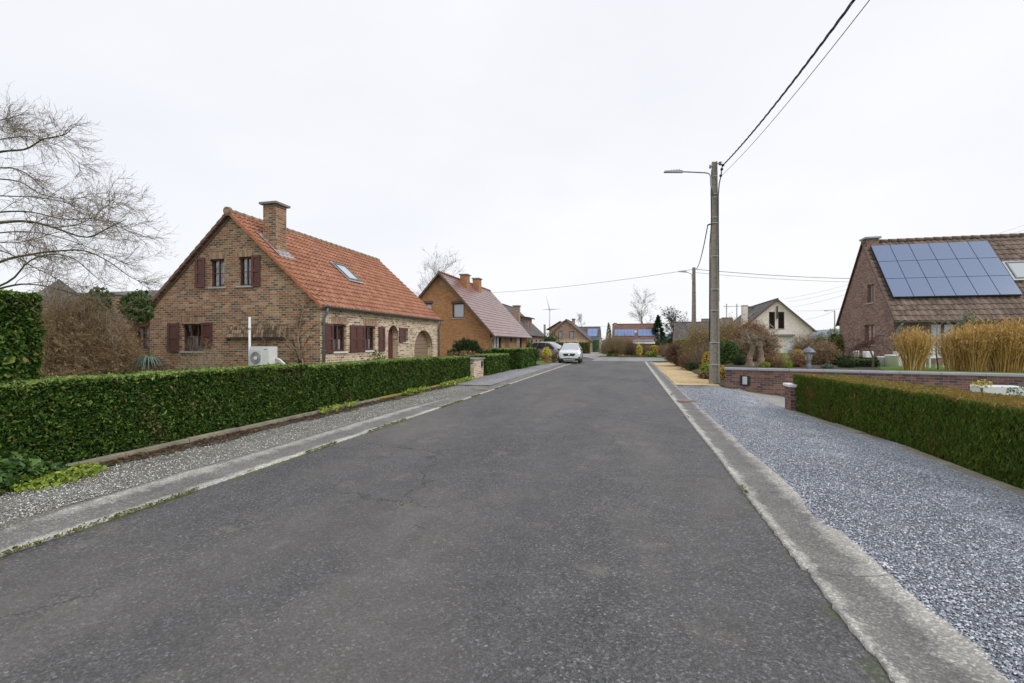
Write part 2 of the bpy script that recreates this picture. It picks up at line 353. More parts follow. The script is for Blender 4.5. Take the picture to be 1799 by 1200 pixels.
M['grey_light'] = plain('grey_light', (.50, .51, .52), .5, var=.05)
M['black'] = plain('black', (.02, .02, .022), .5, var=.1)
M['rubber'] = plain('rubber', (.025, .025, .025), .8)
M['grille'] = plain('grille', (.16, .16, .165), .5)
M['chrome'] = plain('chrome', (.75, .75, .76), .15, .5, 1)
M['concrete'] = plain('concrete', (.235, .215, .18), .85, var=.22, sc=9, bump=.5, bsc=60)
M['concrete_edge'] = plain('concrete_edge', (.26, .24, .18), .9, var=.3, sc=5, bump=.5, bsc=50)
M['concrete_moss'] = plain('concrete_moss', (.30, .25, .07), .9, var=.35, sc=6, bump=.5, bsc=50)
M['cable'] = plain('cable', (.012, .012, .03), .5)
M['wire'] = plain('wire', (.10, .10, .14), .5)
M['terracotta'] = plain('terracotta', (.33, .13, .085), .8, var=.2, bump=.2)
M['lantern_metal'] = plain('lantern_metal', (.17, .19, .235), .5, .5, .3, var=.25, sc=20)
def glass_mat(name, tint=(.95, .96, .97), refl=.25, rough=.02):
    t = NT(name); tr = t.n('BsdfTransparent'); t.set(tr.inputs[0], tint); gl = t.n('BsdfGlossy'); gl.inputs['Roughness'].default_value = rough; t.set(gl.inputs[0], (.9, .93, .97))
    lw = t.n('LayerWeight'); lw.inputs[0].default_value = .35
    f = t.math('MAXIMUM', t.math('MULTIPLY', lw.outputs['Fresnel'], 1.0), refl, clamp=True)
    mxx = t.n('MixShader'); t.set(mxx.inputs[0], f); t.t.links.new(tr.outputs[0], mxx.inputs[1]); t.t.links.new(gl.outputs[0], mxx.inputs[2])
    t.t.links.new(mxx.outputs[0], t.t.nodes['Material Output'].inputs[0]); return t.m
M['glass'] = glass_mat('glass', refl=.10); M['glass_lantern'] = glass_mat('glass_lantern', (.85, .8, .6), .15, .15)
t = NT('glass_dark'); M['glass_dark'] = t.fin((.03, .035, .04), .05, .8)
t = NT('glass_sky'); M['glass_sky'] = t.fin((.42, .47, .50), .04, 1.0)
def solar_mat(name, a, b, rough):
    t = NT(name); s = t.sep(t.uv()); fu = t.math('FRACT', t.math('DIVIDE', s[0], .158)); fv = t.math('FRACT', t.math('DIVIDE', s[1], .158))
    e = t.math('MINIMUM', t.math('MINIMUM', fu, t.math('SUBTRACT', 1.0, fu)), t.math('MINIMUM', fv, t.math('SUBTRACT', 1.0, fv)))
    t.b.inputs['Coat Weight'].default_value = .5; t.b.inputs['Coat Roughness'].default_value = .12
    return t.fin(t.mix(t.ramp(e, [(.02, 1.0), (.05, 0.0)]), a, b), rough, 1.0)
M['solar'] = solar_mat('solar', (.10, .16, .30), (.14, .195, .32), .22); M['solar_blue'] = solar_mat('solar_blue', (.09, .16, .38), (.30, .38, .55), .3)
def paint(name, c, rough=.3, metal=0):
    t = NT(name); t.b.inputs['Coat Weight'].default_value = .8; t.b.inputs['Coat Roughness'].default_value = .06
    return t.fin(t.ramp(t.noise(t.obj(), 2, 3), [(.3, tuple(x * .94 for x in c)), (.7, c)]), rough, .5, metal)
M['car_white'] = paint('car_white', (.76, .78, .82)); M['car_grey'] = paint('car_grey', (.34, .33, .36), .35, .4)
# foliage
L = leaf_mat
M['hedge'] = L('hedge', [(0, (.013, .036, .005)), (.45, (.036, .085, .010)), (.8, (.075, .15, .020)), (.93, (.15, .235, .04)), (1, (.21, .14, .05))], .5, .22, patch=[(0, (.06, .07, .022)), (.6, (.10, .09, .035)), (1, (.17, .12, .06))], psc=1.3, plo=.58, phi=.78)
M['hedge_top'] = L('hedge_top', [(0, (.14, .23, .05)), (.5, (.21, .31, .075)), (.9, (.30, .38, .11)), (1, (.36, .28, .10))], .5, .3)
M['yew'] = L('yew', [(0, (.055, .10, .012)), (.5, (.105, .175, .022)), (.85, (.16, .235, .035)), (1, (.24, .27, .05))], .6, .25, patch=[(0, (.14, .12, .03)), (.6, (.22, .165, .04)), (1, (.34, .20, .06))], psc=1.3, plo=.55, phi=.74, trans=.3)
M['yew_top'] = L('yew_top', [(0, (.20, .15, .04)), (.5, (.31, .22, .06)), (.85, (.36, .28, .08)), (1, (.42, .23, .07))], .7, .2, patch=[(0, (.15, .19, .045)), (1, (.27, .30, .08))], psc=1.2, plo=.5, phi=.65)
M['ivy'] = L('ivy', [(0, (.03, .07, .015)), (.6, (.06, .13, .025)), (1, (.14, .24, .05))], .4, .5)
M['lime'] = L('lime', [(0, (.16, .24, .03)), (.6, (.27, .36, .05)), (1, (.40, .46, .08))], .5)
M['green'] = L('green', [(0, (.035, .075, .016)), (.6, (.07, .13, .03)), (1, (.12, .20, .045))], .5)
M['dkgreen'] = L('dkgreen', [(0, (.015, .035, .013)), (.6, (.028, .06, .02)), (1, (.05, .095, .03))], .5)
M['bluegreen'] = L('bluegreen', [(0, (.07, .12, .10)), (.6, (.12, .19, .15)), (1, (.2, .28, .22))], .5)
M['olive'] = L('olive', [(0, (.09, .10, .02)), (.6, (.15, .16, .035)), (1, (.23, .23, .05))], .5)
M['yellow'] = L('yellow', [(0, (.45, .38, .04)), (.6, (.62, .55, .09)), (1, (.75, .70, .22))], .5)
M['ochre'] = L('ochre', [(0, (.22, .17, .05)), (.6, (.34, .27, .09)), (1, (.48, .38, .16))], .7)
M['gold'] = L('gold', [(0, (.40, .27, .035)), (.6, (.55, .38, .06)), (1, (.62, .48, .12))], .6)
M['brown'] = L('brown', [(0, (.17, .11, .07)), (.5, (.27, .18, .115)), (1, (.40, .28, .18))], .8, .2)
M['rust'] = L('rust', [(0, (.17, .10, .06)), (.5, (.30, .18, .11)), (1, (.44, .29, .18))], .8, .2)
M['purple'] = L('purple', [(0, (.08, .045, .04)), (.5, (.14, .08, .07)), (1, (.22, .14, .12))], .8, .2)
M['tan'] = L('tan', [(0, (.22, .15, .08)), (.5, (.34, .25, .14)), (1, (.47, .36, .22))], .8, .2)
M['reed'] = L('reed', [(0, (.30, .17, .05)), (.4, (.54, .35, .10)), (.8, (.70, .50, .20)), (1, (.85, .68, .42))], .8, .2, trans=.3)
M['pampas'] = L('pampas', [(0, (.55, .42, .24)), (1, (.80, .68, .46))], .8, .2, trans=.3)
M['bark'] = plain('bark', (.115, .095, .06), .9, var=.4, sc=5, bump=.6, bsc=25)
M['bark_pale'] = plain('bark_pale', (.27, .215, .155), .9, var=.5, sc=14, bump=1, bsc=30)
M['bark_green'] = plain('bark_green', (.085, .085, .035), .9, var=.5, sc=5, bump=.5, bsc=25)
M['twig'] = L('twig', [(0, (.11, .085, .07)), (.5, (.20, .16, .12)), (1, (.32, .26, .19))], .9, .1, trans=0)
M['twig_pale'] = L('twig_pale', [(0, (.20, .16, .115)), (.5, (.30, .24, .17)), (1, (.42, .35, .25))], .9, .1, trans=0)
M['twig_grey'] = L('twig_grey', [(0, (.20, .17, .155)), (1, (.36, .32, .30))], .9, .1, trans=0)
M['core'] = plain('core', (.03, .035, .012), 1, .1, var=.4)
M['core_brown'] = plain('core_brown', (.045, .032, .02), 1, .1, var=.4)
# ---------------------------------------------------------------- foliage makers
def unit(a): return a / np.maximum(np.linalg.norm(a, axis=-1, keepdims=True), 1e-9)
def lump(p, s=1.0, seed=0.0):
    x, y, z = p[..., 0] * s + seed, p[..., 1] * s + seed * 1.7, p[..., 2] * s - seed
    return (np.sin(x * 2.1 + np.sin(y * 1.7)) + np.sin(y * 2.7 + z * 1.9 + 1.3) + np.sin(z * 3.1 + x * 1.3 + 2.1) + .6 * np.sin(x * 5.3 + y * 4.1) + .6 * np.sin(y * 6.1 - z * 5.7)) / 4.2
def leaves(name, mat, parent, pts, size, asp=.5, nrm=None, nb=.5, var=.35, along=None, fold=.12):
    n = len(pts); rn = unit(rng.normal(size=(n, 3)))
    nn = rn if nrm is None else unit(nrm * nb + rn * (1 - nb))
    a = unit(np.cross(nn, unit(rng.normal(size=(n, 3)))))
    if along is not None:
        a = unit(along + a * .45); nn = unit(nn - a * (nn * a).sum(1, keepdims=True))
    b = np.cross(nn, a)
    L = (np.asarray(size) * np.exp(rng.normal(size=n) * var))[:, None]
    h = L * .5; w = L * asp * .5
    V = np.stack([pts - a * h, pts + b * w + nn * L * fold, pts + a * h, pts - b * w + nn * L * fold], 1).reshape(-1, 3)
    return raw_mesh(name, V, np.arange(n * 4).reshape(-1, 4), mat, parent)
def tubes(P, Rr, k=3):
    N, K, _ = P.shape
    T = np.gradient(P, axis=1); T = unit(T)
    ref = np.where(np.abs(T[:, :1, 2:3]) > .9, np.array([[[1., 0, 0]]]), np.array([[[0, 0, 1.]]]))
    A = unit(np.cross(T, np.broadcast_to(ref, T.shape))); B = np.cross(T, A)
    th = np.arange(k) * 2 * np.pi / k
    V = P[:, :, None, :] + Rr[:, :, None, None] * (A[:, :, None, :] * np.cos(th)[:, None] + B[:, :, None, :] * np.sin(th)[:, None])
    base = (np.arange(N) * K * k)[:, None, None]; i = np.arange(K - 1)[None, :, None] * k; j = np.arange(k)[None, None, :]; j2 = (j + 1) % k
    F = np.stack([base + i + j, base + i + j2, base + i + k + j2, base + i + k + j], -1).reshape(-1, 4)
    return V.reshape(-1, 3), F
def merge(ms):
    Vs, Fs, o = [], [], 0
    for V, F in ms: Vs.append(V); Fs.append(F + o); o += len(V)
    return np.concatenate(Vs), np.concatenate(Fs)
def grow(P, Rr, n, L, k, ang=.8, up=.2, t0=.25, rs=.5, wob=.15, fall=.5, rmin=.002, bend=None):
    """n children on every polyline of P"""
    N, K, _ = P.shape; idx = np.repeat(np.arange(N), n); m = len(idx)
    t = t0 + (1 - t0) * rng.random(m) ** .9; f = t * (K - 1); i = np.minimum(f.astype(int), K - 2); fr = (f - i)[:, None]
    p = P[idx, i] * (1 - fr) + P[idx, i + 1] * fr; tan = unit(P[idx, i + 1] - P[idx, i])
    r0 = (Rr[idx, i] * (1 - fr[:, 0]) + Rr[idx, i + 1] * fr[:, 0]) * rs
    perp = unit(np.cross(tan, rng.normal(size=(m, 3)))); a = ang * (.6 + .8 * rng.random(m))[:, None]
    d = unit(tan * np.cos(a) + perp * np.sin(a) + np.array([0, 0, up]))
    ln = L * (1 - fall * t) * (.5 + rng.random(m)); pts = [p]
    for s in range(k - 1):
        d = unit(d + rng.normal(size=(m, 3)) * wob + (np.array(bend) if bend is not None else 0)); p = p + d * (ln / (k - 1))[:, None]; pts.append(p)
    Rn = np.maximum(r0, rmin)[:, None] * np.linspace(1, .35, k)[None, :]
    return np.stack(pts, 1), np.maximum(Rn, rmin * .6)
def poly_np(pts, r, K=None):
    pts = np.array(pts, float)
    if K:
        s = np.linspace(0, len(pts) - 1, K); i = np.minimum(s.astype(int), len(pts) - 2); f = (s - i)[:, None]
        # catmull-rom
        q = np.vstack([2 * pts[0] - pts[1], pts, 2 * pts[-1] - pts[-2]]); p0, p1, p2, p3 = q[i], q[i + 1], q[i + 2], q[i + 3]
        pts = .5 * ((2 * p1) + (-p0 + p2) * f + (2 * p0 - 5 * p1 + 4 * p2 - p3) * f ** 2 + (-p0 + 3 * p1 - 3 * p2 + p3) * f ** 3)
    rr = np.interp(np.linspace(0, 1, len(pts)), np.linspace(0, 1, len(r)), r)
    return pts[None], rr[None]
def face_pts(n, o, a, b):
    o, a, b = map(np.array, (o, a, b)); u = rng.random((n, 2)); p = o + a * u[:, :1] + b * u[:, 1:]
    return p.astype(float)
HW = lambda p: p
def warp_right(p):
    p = p.copy(); p[:, 0] -= .40 * np.clip((p[:, 1] - 8.8) / 4.2, 0, 1); return p
def hedge(name, label, cat, x0, x1, y0, y1, z0, z1, mat='hedge', top='hedge_top', dens=2600, size=.06, asp=.5, faces='xXyYt', group=None, cols=None, depth=.12, lmp=.05, along=None, core='core', topcov=1.0, parent=None, nb=.45, warp=None):
    root = parent or thing(name, label, cat, ((x0 + x1) / 2, (y0 + y1) / 2, z0), group=group)
    cb = MB().box(x0 + .1, x1 - .1, y0 + .1, y1 - .1, z0, z1 - .1)
    if warp: cb.v = [tuple(q) for q in warp(np.array(cb.v, float))]
    cb.build('branches', M[core], root)  # solid dark filler added to stop light passing through, stands in for branches
    P, Nn, S = [], [], []
    def add(o, a, b, nr, k=1.0, far=None):
        A = np.linalg.norm(np.cross(a, b)); n = int(A * dens * k); p = face_pts(n, o, a, b); nr = np.array(nr, float)
        sc = np.full(n, size)
        p = p + nr * (lump(p, 1.6)[:, None] * lmp + lump(p, 6, 3)[:, None] * lmp * .5 - rng.random((n, 1)) ** 1.5 * depth)
        P.append(p); Nn.append(np.broadcast_to(nr, p.shape)); S.append(sc)
    dx, dy, dz = x1 - x0, y1 - y0, z1 - z0
    if 'x' in faces: add((x0, y0, z0), (0, dy, 0), (0, 0, dz), (-1, 0, 0))
    if 'X' in faces: add((x1, y0, z0), (0, dy, 0), (0, 0, dz), (1, 0, 0))
    if 'y' in faces: add((x0, y0, z0), (dx, 0, 0), (0, 0, dz), (0, -1, 0))
    if 'Y' in faces: add((x0, y1, z0), (dx, 0, 0), (0, 0, dz), (0, 1, 0))
    p = np.concatenate(P); n_ = np.concatenate(Nn); s_ = np.concatenate(S)
    if warp: p = warp(p)
    leaves('foliage', M[mat], root, p, s_, asp, n_, nb, along=None if along is None else np.broadcast_to(np.array(along, float), p.shape))
    n = int(dx * dy * dens * topcov); p = face_pts(n, (x0, y0, z1), (dx, 0, 0), (0, dy, 0))
    p[:, 2] += lump(p, 1.6) * lmp * .6 - rng.random(n) ** 2 * .06
    if warp: p = warp(p)
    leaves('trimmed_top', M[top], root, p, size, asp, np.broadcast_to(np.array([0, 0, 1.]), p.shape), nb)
    return root
def dome_pts(n, c, r, low=-.2, inner=.35, lmp=.15, seed=0., gap=0.):
    m = int(n * (1.6 if gap else 1)) ; d = unit(rng.normal(size=(m * 2, 3))); d = d[d[:, 2] > low][:m]
    q = 1 - rng.random(len(d)) ** 2 * inner + lump(d, 1.7, seed) * lmp + lump(d, 4.5, seed + 2) * lmp * .4
    p = np.array(c) + d * q[:, None] * np.array(r)
    if gap:
        k = lump(p, 2.2 / max(r[0], .3), seed) > -gap; p, d = p[k], d[k]
    return p, d
def ellipsoid(c, r, mat, parent, name='branches', seed=0.):
    mb = MB(); n, m = 12, 8; vs = []
    for i in range(m + 1):
        ph = math.pi * i / m
        for j in range(n):
            th = 2 * math.pi * j / n; q = 1 + .08 * math.sin(3 * th + seed) * math.sin(2 * ph)
            vs.append((c[0] + r[0] * q * math.sin(ph) * math.cos(th), c[1] + r[1] * q * math.sin(ph) * math.sin(th), c[2] + r[2] * math.cos(ph)))
    fs = [(i * n + j, i * n + (j + 1) % n, (i + 1) * n + (j + 1) % n, (i + 1) * n + j) for i in range(m) for j in range(n)]
    return mb.add(vs, fs, True).build(name, mat, parent)
def leafbush(name, label, cat, x, y, z0, rx, rz, mat, n=2500, size=.07, ry=None, asp=.55, group=None, gap=0., seed=None, nb=.4, lmp=.18, stem=0., along=None):
    root = thing(name, label, cat, (x, y, z0), group=group); ry = ry or rx; seed = rng.random() * 20 if seed is None else seed
    c = (x, y, z0 + stem + rz * .45); r = (rx, ry, rz * .58)
    p, d = dome_pts(n, c, r, -.85, .4, lmp, seed, gap); p[:, 2] = np.maximum(p[:, 2], z0 + .01)
    leaves('foliage', M[mat], root, p, size, asp, d, nb, along=None if along is None else np.broadcast_to(np.array(along, float), p.shape) + d * .6)
    ellipsoid(c, tuple(q * .72 for q in r), M['core'], root)  # dark solid filler added inside the leaves to limit see-through, stands in for branches
    if stem: MB().tube([(x, y, z0), (x, y, z0 + stem + rz * .3)], [.05, .03]).build('stem', M['bark'], root)
    return root
def twigbush(name, label, cat, x, y, z0, rx, rz, mat='brown', n=60, kids=9, kids2=4, size=.05, ry=None, group=None, leafn=0, leafmat=None, seed=0, th=.010, base=.25, asp=.5, twigmat=None, up=.1):
    """a bare or half-bare shrub: stems fanning up from the base, each with side twigs"""
    root = thing(name, label, cat, (x, y, z0), group=group); ry = ry or rx
    d = unit(rng.normal(size=(n * 4, 3))); d = d[d[:, 2] > -.05][:n]; n = len(d)
    end = np.array([x, y, z0 + rz * .22]) + d * np.array([rx, ry, rz * .78]) * (.75 + .25 * rng.random((n, 1)))
    st = np.array([x, y, z0]) + (end - np.array([x, y, z0])) * np.array([base, base, 0]) * rng.random((n, 1))
    mid = (st + end) / 2 + np.array([0, 0, rz * .18]) * rng.random((n, 1)) - (end - st) * np.array([.12, .12, 0])
    s = np.linspace(0, 1, 5)[None, :, None]; P = st[:, None] * (1 - s) ** 2 + mid[:, None] * 2 * s * (1 - s) + end[:, None] * s ** 2
    P[:, 1:] += rng.normal(size=P[:, 1:].shape) * rx * .02
    Rr = np.linspace(1, .4, 5)[None] * th * (.7 + .6 * rng.random((n, 1)))
    P2, R2 = grow(P, Rr, kids, rx * .42, 4, .7, up, .25, .6, .25, .3, th * .3)
    ms = [tubes(P, Rr), tubes(P2, R2)]
    P3 = P2
    if kids2: P3, R3 = grow(P2, R2, kids2, rx * .2, 3, .8, up, .2, .7, .25, .3, th * .25); ms.append(tubes(P3, R3))
    V, F = merge(ms); V[:, 2] = np.maximum(V[:, 2], z0); raw_mesh('branches', V, F, M[twigmat or mat], root)
    if leafn:
        q = P3.reshape(-1, 3); q = q[rng.integers(0, len(q), leafn)] + rng.normal(size=(leafn, 3)) * size * .4
        leaves('foliage', M[leafmat or mat], root, q, size, asp)
    return root
def reeds(name, label, cat, x, y, z0, rx, h, n=500, mat='reed', ry=None, group=None, w=.012, spread=.45, plume=True, K=5):
    root = thing(name, label, cat, (x, y, z0), group=group); ry = ry or rx
    a = rng.random(n) * 2 * np.pi; q = np.sqrt(rng.random(n)); d = np.stack([np.cos(a) * q * rx, np.sin(a) * q * ry, np.zeros(n)], 1)
    st = np.array([x, y, z0]) + d * .8 + rng.normal(size=(n, 3)) * np.array([.08, .08, 0]) * rx; ht = h * (.45 + .55 * rng.random(n) ** .8) * (1 - .15 * q)
    out = unit(d + rng.normal(size=(n, 3)) * np.array([.1, .1, 0])) * (ht * spread * (.2 + .8 * rng.random(n) * q))[:, None]; out[:, 2] = 0
    s = np.linspace(0, 1, K)[None, :, None]; lean = rng.normal(size=(n, 1, 3)) * np.array([.06, .06, 0])
    P = st[:, None] + np.array([0, 0, 1.]) * ht[:, None, None] * (s - .12 * s ** 3 * q[:, None, None]) + out[:, None] * s ** 1.8 + lean * s * h
    side = unit(np.cross(P[:, -1] - P[:, 0], rng.normal(size=(n, 3))))[:, None] * (w * (1.1 - s ** 2))
    V = np.stack([P - side, P + side], 2).reshape(-1, 3); b = (np.arange(n) * K * 2)[:, None]; i = (np.arange(K - 1) * 2)[None]
    F = np.stack([b + i, b + i + 1, b + i + 3, b + i + 2], -1).reshape(-1, 4)
    raw_mesh('blades', V, F, M[mat], root)
    if plume:
        m = n * 7; k = rng.integers(0, n, m); f = 1 - rng.random(m) ** 1.3 * .38; fi = f * (K - 1); ii = np.minimum(fi.astype(int), K - 2); fr = (fi - ii)[:, None]
        p = P[k, ii] * (1 - fr) + P[k, ii + 1] * fr + rng.normal(size=(m, 3)) * .03 * h
        leaves('plumes', M[mat], root, p, .055 * h ** .5, .22, along=unit(P[k, -1] - P[k, 0]))
    return root
def tree(name, label, x, y, z0, h, rad, trunkr, lv=(9, 8, 6), mat='twig', bark='bark', spread=.8, up=.25, crown0=.3, group=None, cat='tree', th=.004, leafn=0, leafmat=None, leafsize=.1, wob=.15):
    root = thing(name, label, cat, (x, y, z0), group=group)
    P, Rr = poly_np([(x, y, z0), (x + .03 * h * rng.normal(), y, z0 + h * .35), (x + .03 * h * rng.normal(), y, z0 + h * .7), (x, y, z0 + h)], [trunkr, trunkr * .7, trunkr * .35, trunkr * .08], 10)
    V, F = tubes(P, Rr, 8); raw_mesh('trunk', V, F, M[bark], root, True)
    P1, R1 = grow(P, Rr, lv[0] * 2, rad * 1.15, 6, spread, up, crown0, .45, wob, .35, th * 2)
    P2, R2 = grow(P1, R1, lv[1], rad * .45, 5, .7, up * .6, .2, .5, wob * 1.2, .3, th)
    P3, R3 = grow(P2, R2, lv[2], rad * .22, 4, .7, up * .4, .15, .6, wob * 1.2, .3, th)
    V, F = merge([tubes(P1, R1, 4), tubes(P2, R2), tubes(P3, R3)]); raw_mesh('crown', V, F, M[mat], root)
    if leafn:
        q = P3.reshape(-1, 3); q = q[rng.integers(0, len(q), leafn)] + rng.normal(size=(leafn, 3)) * leafsize * .5
        leaves('foliage', M[leafmat], root, q, leafsize, .6)
    return root
# ---------------------------------------------------------------- ground, roads, kerbs
def sm(t): t = np.clip(t, 0, 1); return t * t * (3 - 2 * t)
def wall_y(x): return 18.88 - (x - 3.31) * .26           # line of the low brick wall
def gz(x, y):
    x = np.asarray(x, float); y = np.asarray(y, float)
    dr = -.12 * np.clip(x - 3.5, 0, 8) * (y < wall_y(x) + .05) * (y > 13.4 - 14 * (x > 5.9))
    return dr
def sheet(name, mat, ys, xl, xr, nx, zf, kind='structure'):
    ys = np.asarray(ys, float); t = np.linspace(0, 1, nx + 1)
    X = np.array([xl(v) + (xr(v) - xl(v)) * t for v in ys]); Y = np.repeat(ys[:, None], nx + 1, 1); Z = zf(X, Y)
    V = np.stack([X, Y, Z], -1).reshape(-1, 3); n = nx + 1; i = np.arange(len(ys) - 1)[:, None] * n; j = np.arange(nx)[None]
    F = np.stack([i + j, i + j + 1, i + n + j + 1, i + n + j], -1).reshape(-1, 4)
    o = raw_mesh(name, V, F, M[mat], None, True); o['kind'] = kind; return o
def Lf(pts):        # piecewise linear x(y)
    a = sorted(pts); return lambda v: float(np.interp(v, [p[0] for p in a], [p[1] for p in a]))
gx = np.concatenate([[-3000, -1000, -300, -100, -50], np.arange(-30, 3.2, 2.2), [3.2, 3.3], np.arange(3.4, 16, .4), [17, 20, 30, 60, 120, 400, 1200, 3000]])
gy = np.concatenate([[-2000, -400, -60, -20, -4], np.arange(0, 24, .4), np.arange(25, 70, 5), [80, 110, 200, 500, 1500, 3000]])
gX, gY = np.meshgrid(gx, gy); gZ = gz(gX, gY) - .04
nxg = len(gx); ii = np.arange(len(gy) - 1)[:, None] * nxg; jj = np.arange(nxg - 1)[None]
tag(raw_mesh('ground', np.stack([gX, gY, gZ], -1).reshape(-1, 3), np.stack([ii + jj, ii + jj + 1, ii + nxg + jj + 1, ii + nxg + jj], -1).reshape(-1, 4), M['field'], None), kind='structure')
noise1 = lambda v, s=0: .5 * math.sin(v * 1.3 + s) + .3 * math.sin(v * 3.7 + 2 * s) + .2 * math.sin(v * 9.1 + s)
ysn = np.concatenate([np.arange(-3, 12, .25), np.arange(12, 57.2, 1)])
sheet('road', 'asphalt', ysn, lambda v: -4.9, lambda v: 1.3 + .0 * v, 14, lambda X, Y: .012 * np.cos((X + 1.8) / 3.1 * 1.4) - .012)
# the side street that crosses beyond the parked car
sheet('side_street', 'asphalt_smooth', np.arange(44.5, 58.6, .7), lambda v: -3.6 - (max(0, 47 - v) * .5) * 0 - (v > 50) * (v - 50) * .25, lambda v: float(np.interp(v, [44.5, 46, 49, 52, 58], [1.3, 2.2, 6, 40, 40])), 24, lambda X, Y: X * 0 + .018)
sheet('garage_driveway', 'drive', np.arange(56, 92, 3), lambda v: -6.0 - (v - 56) * .10, lambda v: -1.8 - (v - 56) * .12, 3, lambda X, Y: X * 0 + .028)
def kerb_mat(name, xin, xout):
    t = NT(name); P = t.pos(); s = t.sep(P); w = xout - xin
    d = t.math('DIVIDE', t.math('SUBTRACT', s[0], xin), w)         # 0 at the road, 1 at the outer edge
    wob = t.math('MULTIPLY', t.math('SUBTRACT', t.noise(P, 3.2, 6, .7), .5), .75)
    d = t.math('ADD', d, wob)
    e = t.ramp(d, [(.0, 1.0), (.10, .8), (.22, .15), (.68, .08), (.84, .6), (1.0, .85)])
    c = t.mix(e, (.150, .143, .140), (.46, .445, .405))
    v = t.vor(P, 80); c = t.mix(1.0, c, t.ramp(t.sep(v[1])[0], [(0, .7), (.7, 1.05), (1, 1.7)]), 'MULTIPLY')
    c = t.mix(1.0, c, t.ramp(t.noise(P, 1.3, 6, .65), [(.3, .72), (.7, 1.15)]), 'MULTIPLY')
    yy = t.math('ADD', t.math('DIVIDE', s[1], 1.98), t.math('MULTIPLY', t.noise(P, 5, 3), .05)); fy = t.math('FRACT', yy)
    j = t.ramp(fy, [(0, 1.0), (.006, 0.0)]); j = t.math('MULTIPLY', j, t.ramp(t.noise(P, 1.6, 2), [(.35, .3), (.55, 1.0)]))
    c = t.mix(j, c, (.03, .03, .03))
    t.bump(t.math('ADD', t.noise(P, 40, 5, .7), t.math('MULTIPLY', j, -3.0)), .6, .008)
    return t.fin(c, .85, .3)
M['kerb_l'] = kerb_mat('kerb_l', -4.76, -5.44); M['kerb_r'] = kerb_mat('kerb_r', 1.22, 1.73)
KIN = [(-4, 1.26), (2.73, 1.246), (2.93, 1.255), (3.07, 1.232), (3.41, 1.230), (3.92, 1.243), (3.945, 1.217), (4.26, 1.216), (5.55, 1.209), (7.6, 1.220), (10, 1.19), (14.1, 1.165), (24, 1.13), (39, 1.10)]
KOUT = [(-4, 1.75), (2.86, 1.763), (3.12, 1.809), (3.26, 1.79), (3.56, 1.757), (3.92, 1.755), (4.19, 1.764), (4.73, 1.766), (4.89, 1.68), (5.25, 1.668), (5.74, 1.744), (6.3, 1.762), (7.53, 1.728), (8.7, 1.68), (8.8, 1.72), (9.13, 1.713), (11.07, 1.69), (13.9, 1.65), (24, 1.68), (39, 1.71)]
LOUT = [(-4, -5.30), (3.0, -5.31), (3.6, -5.42), (4.05, -5.44), (5.0, -5.49), (5.5, -5.42), (8, -5.45), (11, -5.46), (15, -5.2), (22, -5.3), (44, -5.3)]
kin, kout, lout = Lf(KIN), Lf(KOUT), Lf(LOUT)
def kerb(name, mat, xin, xout, y0, y1, seed):
    s = 1 if xout > xin else -1; ys = np.concatenate([np.arange(y0, 12, .06), np.arange(12, y1, .4)])
    prof = [(-.005, -.03), (0, .008), (.06, .013), (.25, -.004), (.5, -.006), (.75, .008), (.92, .020), (1.0, .026), (1.01, -.03)]
    V = []
    for v in ys:
        a = (kin(v) if s > 0 else xin) + .006 * math.sin(v * 31) + .006 * math.sin(v * 47 + 1) ; st = math.floor(v / 2.05); random.seed(st * 7 + seed)
        b = (kout(v) if s > 0 else lout(v)) + s * (.03 * (random.random() - .5) * (v > 9) + .008 * math.sin(v * 23) + .006 * math.sin(v * 57))
        for f, z in prof: V.append((a + (b - a) * f, v, z + .003 * noise1(v * 3, f * 5)))
    n = len(prof); i = np.arange(len(ys) - 1)[:, None] * n; j = np.arange(n - 1)[None]
    o = raw_mesh(name, np.array(V), np.stack([i + j, i + j + 1, i + n + j + 1, i + n + j], -1).reshape(-1, 4), M[mat], None, True); o['kind'] = 'structure'; return o
kerb('kerb', 'kerb_l', -4.76, -5.5, -3, 44.5, 1); kerb('kerb', 'kerb_r', 1.21, 1.86, -3, 44.5, 5)
sheet('gravel_verge', 'gravel_left', np.arange(-3, 18.5, .5), lambda v: -7.4, lambda v: lout(v) - .005, 10, lambda X, Y: .012 + .012 * np.sin(X * 7 + Y * 3) * np.sin(Y * 5))
sheet('pavement', 'path', np.arange(17.8, 44.6, 1), lambda v: Lf([(17.8, -7.2), (28, -7.0), (36, -6.6), (44.5, -7.5)])(v), lambda v: lout(v) - .01, 5, lambda X, Y: X * 0 + .034)
sheet('gravel_driveway', 'gravel_grey', np.arange(-3, 19.9, .1), lambda v: kout(v) - .012, lambda v: Lf([(-3, 4.2), (8.8, 4.2), (12.9, 3.75), (18.9, 3.35), (20, 3.1)])(v), 18, lambda X, Y: .012 + .010 * np.clip((X - 1.8) * 3, 0, 1) * np.sin(X * 6 + Y * 2) * np.sin(Y * 3.3) + .02 * np.clip(X - 2.5, 0, 1))
sheet('sloping_driveway', 'drive', np.arange(13.1, 18.9, .3), lambda v: Lf([(13, 3.72), (18.9, 3.3)])(v), lambda v: 12.0, 40, lambda X, Y: gz(X, np.minimum(Y, wall_y(X))) - .005)
sheet('yellow_gravel', 'gravel_yellow', np.arange(19.8, 42.5, .5), lambda v: kout(v) + .01, lambda v: Lf([(19.8, 3.3), (26, 4.3), (34, 5.0), (42.5, 5.5)])(v), 10, lambda X, Y: .03 + .01 * np.sin(X * 5) * np.sin(Y * 3))
sheet('soil_bed', 'soil', np.arange(20.5, 44, 1), lambda v: Lf([(20.5, 3.2), (26, 3.8), (34, 4.1), (40, 3.6), (44, 5)])(v), lambda v: 7.0, 4, lambda X, Y: X * 0 + .045)
